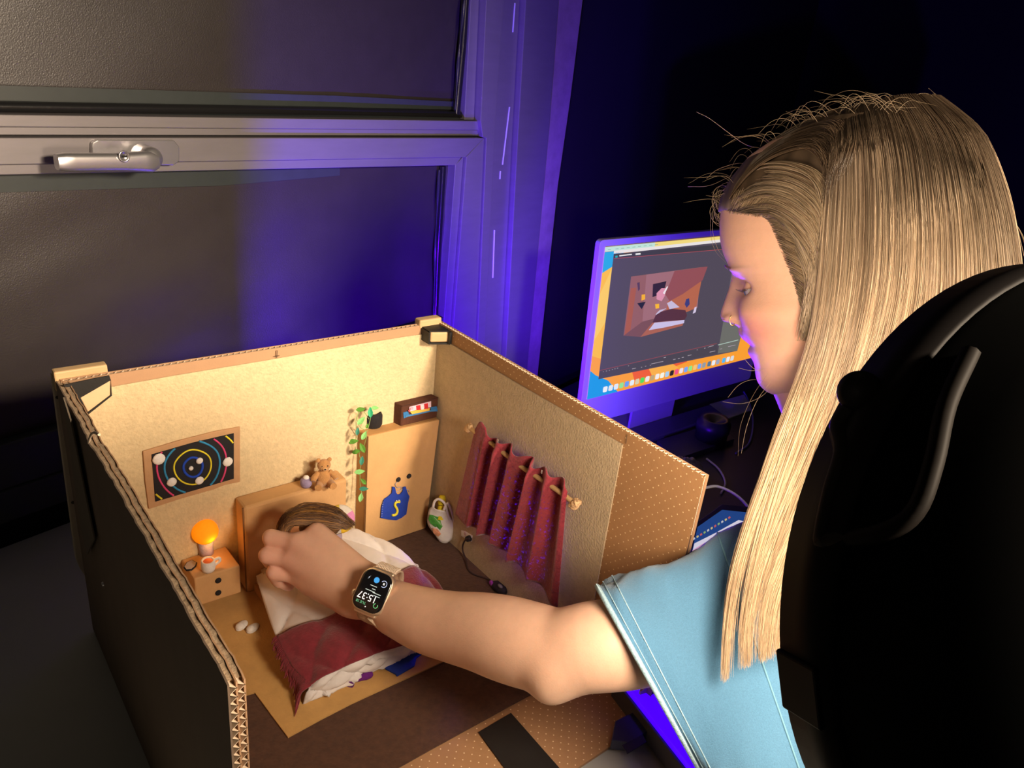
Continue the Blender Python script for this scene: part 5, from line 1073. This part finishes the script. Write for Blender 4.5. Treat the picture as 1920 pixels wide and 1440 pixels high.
B_ = [  # curtain guides front -> back
 [(1556, 222, .024), (1556, 268, .045), (1549, 330, .062), (1541, 420, .080), (1534, 520, .086), (1522, 620, .087), (1494, 715, .086), (1462, 800, -0.670), (1430, 890, -0.659), (1400, 980, -0.649), (1375, 1070, -0.640), (1362, 1170, -0.629), (1358, 1278, -0.623)],
 [(1588, 208, .024), (1592, 258, .045), (1592, 320, .064), (1590, 430, .086), (1582, 540, .094), (1563, 650, .095), (1535, 745, .093), (1503, 830, -0.666), (1470, 920, -0.656), (1440, 1010, -0.646), (1418, 1090, -0.637), (1404, 1170, -0.629), (1403, 1248, -0.624)],
 [(1640, 190, .018), (1655, 238, .040), (1668, 310, .066), (1675, 430, .090), (1668, 550, .097), (1640, 670, .097), (1600, 770, .092), (1560, 860, -0.663), (1520, 950, -0.652), (1480, 1030, -0.644), (1452, 1100, -0.636), (1440, 1170, -0.629), (1436, 1238, -0.624)],
 [(1695, 180, .012), (1728, 228, .032), (1755, 290, .054), (1772, 420, .078), (1772, 560, .086), (1745, 690, .085), (1695, 800, .080), (1630, 900, -0.673), (1565, 985, -0.650), (1510, 1060, -0.641), (1475, 1130, -0.632), (1466, 1180, -0.628), (1460, 1225, -0.624)],
 [(1740, 180, .004), (1785, 218, .018), (1822, 270, .034), (1858, 400, .052), (1872, 560, .058), (1860, 700, .056), (1800, 840, -0.718), (1715, 950, -0.686), (1625, 1035, -0.658), (1550, 1100, -0.636), (1500, 1150, -0.630), (1490, 1185, -0.627), (1480, 1218, -0.625)],
 [(1765, 182, .0), (1812, 218, .004), (1852, 262, .008), (1898, 400, .016), (1918, 560, .020), (1915, 720, .020), (1870, 880, -0.729), (1780, 990, -0.696), (1670, 1075, -0.663), (1580, 1130, -0.637), (1515, 1170, -0.629), (1510, 1195, -0.627), (1500, 1222, -0.625)]]
BG_ = np.array([[gp(*q) for q in g] for g in B_])
nL = 34
def resample(line, n):
    a = np.array(sm(list(line), 6)); L = np.concatenate([[0], np.cumsum(np.linalg.norm(np.diff(a, axis=0), axis=1))]); t = np.linspace(0, L[-1], n); return np.stack([np.interp(t, L, a[:, i]) for i in range(3)], 1)
BR = np.array([resample(g, nL) for g in BG_])
def acrossg(Gd, u):
    f = u*(len(Gd)-1); k = min(int(f), len(Gd)-2); t = f-k; g0 = Gd[max(k-1, 0)]; g1 = Gd[k]; g2 = Gd[k+1]; g3 = Gd[min(k+2, len(Gd)-1)]
    return .5*((2*g1)+(g2-g0)*t+(2*g0-5*g1+4*g2-g3)*t*t+(3*g1-g0-3*g2+g3)*t**3)
def mirror(Pp):
    q = Pp-HO; return Pp-2*(q@HM)[..., None]*HM
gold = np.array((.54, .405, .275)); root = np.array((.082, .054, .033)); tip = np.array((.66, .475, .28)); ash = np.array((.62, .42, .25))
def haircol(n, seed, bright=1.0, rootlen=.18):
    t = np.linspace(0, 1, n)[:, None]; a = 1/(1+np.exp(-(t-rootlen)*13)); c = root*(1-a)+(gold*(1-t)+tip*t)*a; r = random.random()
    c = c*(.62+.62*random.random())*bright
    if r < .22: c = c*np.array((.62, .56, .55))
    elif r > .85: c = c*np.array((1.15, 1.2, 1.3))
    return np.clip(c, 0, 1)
LK = np.array([.0, .19, .36, .44, .60, .78, .95])
def strands(Gd, S, seed, wob, lift0, lift1, rnd_end=.25, ur=(0, 1), rootlen=.18, sideN=None, lock=False, s0=0.):
    rg = np.random.default_rng(seed); st = []; cc = []; n = nL
    for i in range(S):
        u = ur[0]+(ur[1]-ur[0])*rg.random(); clump = .010*math.sin(u*61+1)+.006*math.sin(u*151); t = np.linspace(0, 1, n)
        L = 1-rnd_end*(rg.random()**1.4*.30 if lock else rg.random()**2.2*.6); t = s0*rg.random()**1.5+(1-s0*0)*t*(1-s0*.3); line = acrossg(Gd, min(1, max(0, u+clump*1.0)))
        if lock: c_ = LK[int(np.argmin(np.abs(LK-u-rg.normal(0, .03))))]; w_l = (.93*np.clip((np.linspace(0, 1, n)-.45)/.55, 0, 1)**1.3)[:, None]; line = line*(1-w_l)+acrossg(Gd, min(1, max(0, c_+rg.normal(0, .022))))*w_l
        ti = np.clip(t*L, 0, 1)*(n-1); k = np.minimum(ti.astype(int), n-2); f = (ti-k)[:, None]; line = line[k]*(1-f)+line[k+1]*f
        nn = -nrm(line[n//2]-CAM) if sideN is None else sideN
        a1, a2, ph = rg.normal(0, wob), rg.normal(0, wob), rg.random()*6
        off = HR*(a1*(t**1.3)*(1-.75*lock*t)+.0016*np.sin(t*7+ph)*wob*300*t)[:, None]+nn*(lift0+(lift1-lift0)*rg.random()+a2*t*.5+.001*np.sin(t*5+ph))[:, None]
        st.append(line+off); cc.append(haircol(n, i, rootlen=rootlen))
    return np.array(st), np.array(cc)
# underlying mass (near and far side), coloured in streaks
def mass(Gd, name, nn, nu=150, inset=.004):
    rows_ = []; cl = []
    for i in range(nu):
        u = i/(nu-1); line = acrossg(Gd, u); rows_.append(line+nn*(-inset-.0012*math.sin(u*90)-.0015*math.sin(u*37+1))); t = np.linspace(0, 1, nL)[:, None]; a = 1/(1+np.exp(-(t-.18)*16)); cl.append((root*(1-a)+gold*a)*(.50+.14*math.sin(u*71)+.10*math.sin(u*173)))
    R = np.array(rows_); C = np.array(cl); vi = np.arange(nu*nL).reshape(nu, nL); q = np.stack([vi[:-1, :-1], vi[:-1, 1:], vi[1:, 1:], vi[1:, :-1]], -1).reshape(-1, 4)
    return R.reshape(-1, 3), q, C.reshape(-1, 3)
def trimt(Gd, t1):
    n = int(nL*t1); return np.array([resample(g[:n], nL) for g in Gd])
FAR = mirror(BR[:, :24]); FAR = np.array([resample(np.concatenate([g, [g[-1]+HU*-.09+HF*.01, g[-1]+HU*-.16+HF*.0]]), nL) for g in FAR])
NV, NQ, NC = mass(trimt(BR, .66), 'a', -nrm(HO-CAM)); FV, FQ, FC = mass(FAR, 'b', -HM)
# scalp cap: the skull grown by a few millimetres behind the hairline
cap_V = []; cap_C = []; nc_ = 96; hr_ = np.linspace(239, 742, 70)
for q in hr_:
    f0, fb2, w2 = [np.interp(q, rows, a) for a in (F0R, FBR, tab[4])]; u = np.interp(q, rows, UR); fc = f0*.36+fb2*.64; hx = np.interp(q, [384, 396, 405, 430, 480, 520, 560, 740], [1350, 1375, 1440, 1476, 1502, 1520, 1530, 1545]); hf = hl(hx, q)[0]
    for t in np.linspace(0, 2*math.pi, nc_, endpoint=False):
        c, s_ = math.cos(t), math.sin(t); f = fc+((f0-fc+.004) if c > 0 else (fc-fb2+.004))*np.sign(c)*abs(c)**.93; y = (w2+.0035)*np.sign(s_)*abs(s_)**.92
        f_lim = hf+.004; k = min(1, max(0, (f-hf+.010)/.014)); cap_V.append(hw(min(f, f_lim), u+(.004 if q < 260 else 0), y*(1-.11*k))); cap_C.append(root*1.0*(1.0+.35*math.sin(t*60+q*.05)) if q < 380 else (root*.5+gold*.22)*(1+.3*math.sin(t*60)))
cap_V = np.array(cap_V); vi = np.arange(70*nc_).reshape(70, nc_); cq = np.stack([vi[:-1], np.roll(vi[:-1], -1, 1), np.roll(vi[1:], -1, 1), vi[1:]], -1).reshape(-1, 4)
AV = np.concatenate([NV, FV, cap_V]); AQ = np.concatenate([NQ, FQ+len(NV), cq+len(NV)+len(FV)]); AC = np.concatenate([NC, FC, np.array(cap_C)])
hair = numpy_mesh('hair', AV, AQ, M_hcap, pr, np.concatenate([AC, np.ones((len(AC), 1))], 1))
BK = np.array([resample(g, nL) for g in (BR[-1, :25], BR[-1, :25]*.5+mirror(BR[-1, :25])*.5+HF*np.sin(np.linspace(0, 3.1, 25))[:, None]*.006, mirror(BR[-1, :25]))])
kv, kq, kc = mass(BK, 'e', HF*-1, 50, .006); numpy_mesh('hair_back', kv, kq, M_hcap, hair, np.concatenate([kc, np.ones((len(kc), 1))], 1))
st, cc = strands(BK, 900, 21, .002, -.004, .000, .9, sideN=-HF); hairmesh('hair_strands', st, .0004, cc, M_hair, hair, 'stuff')
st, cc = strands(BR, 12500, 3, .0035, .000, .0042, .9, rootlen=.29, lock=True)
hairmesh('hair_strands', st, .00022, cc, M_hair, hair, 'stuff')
st, cc = strands(FAR, 900, 5, .004, .0, .006, .9, sideN=-HM); hairmesh('hair_strands', st, .0006, cc, M_hair, hair, 'stuff')
# front section swept back from the hairline
Fr = [[(1362, 388, .004), (1372, 352, .022), (1410, 312, .040), (1470, 300, .054), (1530, 320, .066), (1552, 380, .082), (1545, 460, .089), (1538, 560, .09)],
      [(1362, 392, .012), (1382, 366, .034), (1430, 345, .050), (1485, 352, .062), (1530, 385, .074), (1546, 430, .084), (1540, 490, .090), (1534, 590, .09)],
      [(1372, 396, .028), (1400, 384, .044), (1445, 378, .057), (1490, 398, .067), (1525, 430, .077), (1540, 470, .084), (1534, 520, .088), (1529, 610, .09)],
      [(1398, 400, .044), (1430, 396, .055), (1462, 404, .063), (1495, 430, .070), (1520, 462, .077), (1533, 495, .083), (1528, 540, .087), (1524, 620, .09)],
      [(1450, 408, .059), (1464, 418, .065), (1478, 430, .070), (1500, 458, .074), (1517, 488, .079), (1526, 515, .083), (1522, 560, .086), (1518, 630, .09)],
      [(1486, 462, .070), (1493, 475, .073), (1500, 490, .076), (1508, 503, .078), (1516, 518, .080), (1521, 535, .083), (1516, 580, .086), (1508, 640, .09)]]
FR = np.array([resample([onskull(x, y, .003+.006*k/6) for k, (x, y, q) in enumerate(g)], nL) for g in Fr])
st, cc = strands(FR, 2400, 8, .0026, -.001, .004, .9, rootlen=.12, s0=.22); cc *= .62
hairmesh('hair_strands', st, .00040, cc, M_hair, hair, 'stuff')
st, cc = strands(mirror(FR), 500, 9, .0026, .0, .004, .4, sideN=-HM); cc *= .6; hairmesh('hair_strands', st, .0005, cc, M_hair, hair, 'stuff')
FV2, FQ2, FC2 = mass(FR, 'c', -nrm(HO-CAM), 60, .003)
fo = numpy_mesh('hair_front', FV2, FQ2, M_hcap, hair, np.concatenate([FC2*.75, np.ones((len(FC2), 1))], 1))
# top: from the parting over the crown to the front
Tp = [[(1400, 318, .0), (1450, 262, .004), (1520, 222, .010), (1590, 205, .020), (1600, 260, .045), (1580, 330, .07)],
      [(1380, 345, .004), (1425, 290, .016), (1490, 250, .026), (1555, 235, .036), (1575, 280, .052), (1562, 350, .074)],
      [(1368, 372, .010), (1405, 325, .026), (1460, 290, .040), (1520, 280, .050), (1553, 320, .064), (1550, 390, .080)]]
TR_ = np.array([resample([onskull(x, y, .009, q*.6) for x, y, q in g], nL) for g in Tp]); st, cc = strands(TR_, 900, 12, .003, -.002, .005, .4, rootlen=1.3); cc *= 1.5; hairmesh('hair_strands', st, .00030, cc, M_hair, hair, 'stuff')
st, cc = strands(mirror(TR_), 500, 13, .003, -.002, .004, .4, rootlen=.75, sideN=-HM); hairmesh('hair_strands', st, .0005, cc, M_hair, hair, 'stuff')
tv, tq, tc = mass(TR_, 'd', -nrm(HO-CAM), 40, .006); numpy_mesh('hair_top', tv, tq, M_hcap, hair, np.concatenate([tc*.5, np.ones((len(tc), 1))], 1))
# flyaways
fl = []
def fly(pts, q=.03): fl.append(resample([hp(x, y, q) for x, y in pts], 16))
fly([(1306, 210), (1330, 222), (1365, 248), (1400, 272), (1440, 280)]); fly([(1290, 350), (1330, 348), (1370, 330), (1400, 318)]); fly([(1325, 335), (1345, 318), (1385, 306), (1410, 312)])
fly([(1362, 395), (1352, 380), (1334, 400), (1333, 440), (1342, 472), (1370, 500), (1382, 512)], .0); fly([(1340, 395), (1336, 430), (1345, 465), (1362, 488)], .005)
fly([(1395, 390), (1398, 420), (1392, 450), (1386, 470)], .055); fly([(1355, 753), (1390, 757), (1425, 745), (1450, 722)], .05); fly([(1384, 855), (1388, 800), (1410, 745), (1440, 700)], .05); fly([(1390, 850), (1400, 800), (1420, 750), (1446, 715)], .05)
fly([(1365, 745), (1385, 722), (1410, 712), (1436, 715)], .03); fly([(1395, 672), (1412, 690), (1440, 705)], .03); fly([(1385, 690), (1410, 695), (1440, 690)], .04)
rg = np.random.default_rng(4)
for i in range(85):
    x0 = 1362+rg.random()**1.0*330; y0 = np.interp(x0, [1362, 1400, 1450, 1520, 1600, 1700], [375, 318, 262, 222, 200, 184])+14*rg.random(); L = 35+70*rg.random(); dr = -1 if rg.random() < .7 else 1; hgt = 4+20*rg.random()
    fly([(x0, y0+14), (x0+dr*L*.3, y0-hgt*.7), (x0+dr*L*.65, y0-hgt+8*rg.random()), (x0+dr*L, y0+(8 if dr < 0 else -2)*rg.random()+hgt*.6*rg.normal())], .0+.045*rg.random())
for i in range(60): a = rg.random()*2*math.pi; x0 = 1356+14*rg.random(); y0 = 360+50*rg.random(); r = 10+18*rg.random(); fly([(x0+r*math.cos(a+t), y0+r*math.sin(a+t)) for t in (0, .8, 1.6, 2.4)], .03*rg.random())
for i in range(40): u = rg.random(); x0 = 1780+130*u; y0 = 195+230*u**1.3; fly([(x0-40, y0-30+20*u), (x0-2, y0+5), (x0+14+14*rg.random(), y0+60), (x0+10+30*rg.random(), y0+130)], .0)
fl = np.array(fl); hairmesh('flyaway_hairs', fl, .00019, np.array([haircol(16, 0, .9, -.2) for _ in fl]), M_hair, hair, 'stuff')
# fine hair lying over the temple
st = []
for i in range(300):
    t = random.random(); x0 = 1474+32*t+8*random.random(); y0 = 425+70*t+20*random.random(); st.append(resample([hp(x0, y0, .066+.01*t), hp(x0+16, y0+30, .074+.006*t), hp(x0+34, y0+48+20*t, .080+.004*t)], 8))
hairmesh('temple_hair', np.array(st), .00022, np.array([haircol(8, 0, .55, -.2) for _ in st]), M_hair, hair, 'stuff')
hl_px = [(1362, 394), (1385, 394), (1410, 396), (1436, 401), (1450, 414), (1460, 436), (1469, 460), (1479, 488), (1490, 516), (1499, 546), (1503, 572), (1505, 600)]
hp_ = sm([np.array(q, float) for q in hl_px], 20); st = []
for i in range(900):
    k = int(random.random()*(len(hp_)-2)); a = hp_[k]; tgv = nrm(hp_[k+1]-hp_[k]); nv = np.array([tgv[1], -tgv[0]]); k_ = k/len(hp_); bk = nrm(nv*(1-.4*k_)+tgv*(.25+.6*k_)); a0 = a-bk*(2+9*random.random()**1.5)
    L = 26+20*random.random(); st.append(resample([onskull(*(a0), .0022), onskull(*(a0+bk*L*.35+tgv*2), .0062), onskull(*(a0+bk*L+tgv*8), .0100)], 7))
hairmesh('baby_hair', np.array(st), .00024, np.array([haircol(7, 0, .62, -.2) for _ in st]), M_hair, hair, 'stuff')
# ---- wrist watch
ws = thing('wristwatch', 'pale gold square smart watch with dark screen and woven band on her wrist', 'watch', P(700, 1109, .79))
WC0 = onp(699.5, 1109, P(699.5, 1109, .7700), nrm(CAM-P(700, 1109, .78)))
q_top = nrm(P(1215/4.8+460, 650/4.8+940, .7785)-P(1075/4.8+460, 970/4.8+940, .7785))      # long axis, towards upper right
AXw = nrm(AX-q_top*(AX@q_top)); Nw = np.cross(AXw, q_top); Nw = Nw if Nw@(CAM-WC0) > 0 else -Nw
def wpt(a, b, h): return WC0+AXw*a+q_top*b+Nw*h           # a towards the hand, b towards the thumb side
def wrr(hw_, hh, r, h, k=6):
    return [wpt(x, y, h) for x, y in [(cx+r*math.cos(math.radians(a0+90*i/k)), cy+r*math.sin(math.radians(a0+90*i/k))) for cx, cy, a0 in ((hw_-r, hh-r, 0), (-hw_+r, hh-r, 90), (-hw_+r, -hh+r, 180), (hw_-r, -hh+r, 270)) for i in range(k+1)]]
M_gold = mat('pale_gold_alu', (.80, .66, .50), .3, metal=.8)
rings = [wrr(.0150, .0182, .008, -.008), wrr(.0172, .0205, .0098, -.0062), wrr(.0176, .0209, .010, -.002), wrr(.0170, .0203, .0098, .0012), wrr(.0160, .0193, .0092, .0020)]
mb = MB(); mb.grid(rings, close_u=True); mb.add(rings[-1], [tuple(range(28))]); mb.add(rings[0], [tuple(range(28))[::-1]]); put('case', mb, M_gold, ws)
sc2 = put('screen', MB().grid([wrr(.0158, .0191, .009, .0019), wrr(.0150, .0183, .0086, .0028), wrr(.0135, .0168, .0078, .0031)], close_u=True).add(wrr(.0135, .0168, .0078, .0031), [tuple(range(28))]), mat('watch_glass', (.008, .008, .010), .08, spec=.6), ws)
put('crown', MB().lathe(wpt(.0172, .0075*-1, -.001), AXw, [(0, .0034), (.002, .0034), (.0024, .0001)], 16), M_gold, ws)
put('side_button', MB().obox(wpt(-.0176, -.003, -.0015), (AXw, q_top, Nw), (.0005, .006, .0013)), M_gold, ws)
M_wd = mat('watch_digits', (.85, .88, .92), .4, emit=.7)
def wtext(s_, a, b, size, m, name):
    fc_ = bpy.data.curves.new(name, 'FONT'); fc_.body = s_; fc_.size = size; fc_.extrude = .00002; fc_.align_x = 'CENTER'; fc_.align_y = 'CENTER'; o = bpy.data.objects.new(name, fc_); COL.objects.link(o)
    ux, uy = AXw, -q_top; 
    if np.cross(ux, uy)@Nw < 0: ux = -ux
    p = wpt(a, b, .0033)-WLOC[ws.name]; o.matrix_world = Matrix(((ux[0], uy[0], Nw[0], 0), (ux[1], uy[1], Nw[1], 0), (ux[2], uy[2], Nw[2], 0), (0, 0, 0, 1))); bpy.context.view_layer.update()
    me = bpy.data.meshes.new_from_object(o.evaluated_get(bpy.context.evaluated_depsgraph_get())); R3 = np.stack([ux, uy, Nw], 1); v = np.array([R3@np.array(q.co)+p for q in me.vertices]); bpy.data.objects.remove(o)
    for q, c in zip(me.vertices, v): q.co = c
    me.materials.clear(); me.materials.append(m); ob = bpy.data.objects.new(name, me); COL.objects.link(ob); ob.parent = ws; return ob
wtext('15:37', .0020, -.0062, .0092, M_wd, 'time_digits'); M_gr = mat('watch_green', (.15, .55, .30), .5, emit=.4)
wtext('TUE 28', .006, -.0125, .0034, M_gr, 'date_text')
def wart(c, pts, nm): 
    m = mat('wart_%s' % nm, c, .5, emit=.6); put(nm, MB().prism([wpt(a, b, .0032) for a, b in pts], Nw, .0001), m, ws)
wart((.05, .35, .85), [( .0 +.0028*math.cos(t), .0108+.0028*math.sin(t)) for t in np.linspace(0, 2*math.pi, 18, endpoint=False)], 'blue_dot')
def warc(cx, cy, r, a0, a1, c, nm): put(nm, MB().tube([wpt(cx+r*math.cos(t), cy+r*math.sin(t), .0033) for t in np.linspace(a0, a1, 14)], .00032, 5), mat('warc_%s' % nm, c, .5, emit=.5), ws)
warc(-.0083, .0098, .0030, .5, 5.2, (.45, .55, .85), 'battery_ring'); warc(-.0092, -.0112, .0021, 2.4, 7.5, (.15, .6, .25), 'activity_ring')
wart((.6, .65, .7), [(-.0092, .0108), (-.0074, .0108), (-.0074, .0088), (-.0092, .0088)], 'battery_text')
wart((.6, .7, .85), [(.0090, .0090), (.0075, .0112), (.0083, .0108), (.0070, .0128), (.0090, .0106), (.0082, .0108)], 'bolt')
for k, (a0, a1, b, c) in enumerate(((-.003, .004, .0045, (.5, .6, .6)), (-.003, .001, .0018, (.6, .7, .75)), (-.0035, .007, -.0005, (.55, .6, .6)), (-.010, -.001, -.0012, (.1, .35, .22)), (-.0098, -.003, -.0034, (.65, .7, .75)))):
    wart(c, [(a0, b), (a1, b), (a1, b+.0006), (a0, b+.0006)], 'text_line')
wart((.9, .9, .9), [(-.0005, -.0158), (.0005, -.0158), (.0005, -.0148), (-.0005, -.0148)], 'status_dot')
# band round the wrist
M_wb = mat('woven_band', (.56, .42, .30), .6, .3, 900, .8, 500); cw = P(700, 1112, .803); Rw = .0290
def bandring(t0, t1, nm, tw=.0105, ro=.0):
    g = []
    for t in np.linspace(t0, t1, 40):
        ct_, st__ = math.cos(t), math.sin(t); base = WC0+Nw*-.0255+Nw*(.0232+ro)*ct_+q_top*(.0275+ro)*st__; g.append([base+AXw*(tw*k)+(Nw*ct_+q_top*st__)*(.0008*math.cos(k*math.pi/2)) for k in np.linspace(-1, 1, 7)])
    return put(nm, MB().grid(g), M_wb, ws, solid=.0022)
bandring(.60, 2*math.pi-.60, 'band')
wv = MB()
for i in range(16):
    for j in range(6):
        t = .62+i*.055; ct_, st__ = math.cos(t), math.sin(t); wv.ball(WC0+Nw*-.0255+Nw*.0250*ct_+q_top*.0293*st__+AXw*(-.0090+.0036*j+(.0018 if i % 2 else 0)), (.0014, .0014, .0010), 6, 4)
put('weave', wv, mat('weave_light', (.80, .66, .52), .6), ws, kind='stuff')
t0 = 2*math.pi-.95; ct_, st__ = math.cos(t0), math.sin(t0); e0 = WC0+Nw*-.0255+Nw*.025*ct_+q_top*.0293*st__
put('band_end', MB().prism([onp(x, y, e0, nrm(CAM-e0)) for x, y in [(692, 1146), (700, 1150), (727, 1180), (722, 1183), (708, 1178), (688, 1160)]], nrm(CAM-e0), .0018), M_wb, ws, bevel=.0006)
for s_ in (1, -1): put('lug', MB().obox(wpt(-.0003*s_, s_*.0205, -.0052), (AXw, q_top, Nw), (.0118, .0022, .0028)), M_gold, ws, bevel=.0015)
# ================================================================== STUDIO LAMP seen from behind
M_lamp = mat('gloss_black_shell', (.003, .003, .003), .38, spec=.05)
M_lampm = mat('matt_black_plastic', (.005, .004, .004), .55, spec=.1)
RL = .143
la = thing('studio_lamp', 'big glossy black round studio lamp seen from behind at right', 'lamp', LAMP_C)
put('housing', MB().lathe(LAMP_C, -LAMP_AX, [(a_*RL/.152, b_*RL) for a_, b_ in [(-.008, .97), (-.008, 1), (.016, 1), (.020, .985), (.045, .93), (.07, .80), (.088, .60), (.096, .35), (.098, .001)]], 96), M_lamp, la)
put('rim', MB().lathe(LAMP_C, LAMP_AX, [(-.016, RL*1.0), (-.016, RL*1.018), (.010, RL*1.018), (.010, RL*.95), (.004, RL*.94)], 96), M_lampm, la)
m = mat('lamp_diffuser', (1, .85, .66), .6, emit=1.6); put('diffuser', MB().lathe(LAMP_C, LAMP_AX, [(.004, RL*.95), (.005, RL*.5), (.005, .0001)], 64), m, la)
lu = nrm(UP-LAMP_AX*(UP@LAMP_AX)); lv = np.cross(LAMP_AX, lu)
def lpt(x, y, h=0.): 
    # hit the dome's rear: march along the ray to the ellipsoid around the lamp axis
    r = ray(x, y); t = .12
    while t < .6:
        p = CAM+r*t; q = (p-LAMP_C)*.152/RL; hh = -(q@LAMP_AX); rr = np.linalg.norm(q+LAMP_AX*hh)*RL/.152; R_ = np.interp(hh, [-.01, .02, .045, .07, .088, .096, .098], [RL, RL*.985, RL*.93, RL*.80, RL*.60, RL*.35, 0])
        if -.012 < hh < .098 and rr < R_: break
        t += .0008
    return CAM+r*(t-h)
LAMPOK = True
try:
    refl = sm([lpt(x, y, .003) for x, y in [(1590, 770), (1572, 800), (1580, 850), (1560, 920), (1543, 1005), (1556, 1012), (1650, 1000), (1715, 960), (1750, 870), (1775, 760), (1820, 660)]], 5)
    put('reflection_ridge', MB().tube(refl, .0036, 8), mat('shell_reflection', (.010, .008, .007), .6, spec=.12), la)  # raised brown strip standing in for a reflection on the glossy shell
    p = lpt(1612, 735, .004); put('knob', MB().lathe(p, nrm(CAM-p), [(-.004, .0085), (.003, .0085), (.006, .0065), (.0065, .0001)], 24), M_lampm, la)
    for x, y in ((1525, 1092), (1515, 1150), (1515, 1195), (1545, 1350), (1548, 858), (1523, 940)):
        p = lpt(x, y, .002); put('screw', MB().lathe(p, nrm(CAM-p), [(-.002, .0016), (.0006, .0015), (.001, .0008), (.001, .0001)], 14), mat('steel_screw', (.75, .75, .78), .3, metal=.2), la)
    # hinge tab on the rim at the photo's lower left
    best = min(np.linspace(0, 2*math.pi, 720), key=lambda t: np.linalg.norm(np.cross(nrm(LAMP_C+RL*1.02*(lu*math.cos(t)+lv*math.sin(t))-CAM), ray(1472, 1290))))
    hd = lu*math.cos(best)+lv*math.sin(best); ht = np.cross(LAMP_AX, hd)
    put('hinge_tab', MB().obox(LAMP_C+hd*RL*1.005, (hd, ht, LAMP_AX), (.0035, .0125, .0105)), M_lampm, la, bevel=.001)
except Exception as e: print('lamp detail', e)
put('stand_arm', MB().tube([LAMP_C-LAMP_AX*.095, LAMP_C-LAMP_AX*.13+np.array([.05, -.03, -.03]), LAMP_C+np.array([.10, -.16, -.20]), np.array([LAMP_C[0]+.12, LAMP_C[1]-.20, -.74])], .011, 12), M_lampm, la)
put('stand_foot', MB().lathe((LAMP_C[0]+.12, LAMP_C[1]-.20, -.7499), Z_, [(0, .0001), (0, .16), (.012, .15), (.02, .02), (.021, .0001)], 32), M_lampm, la)
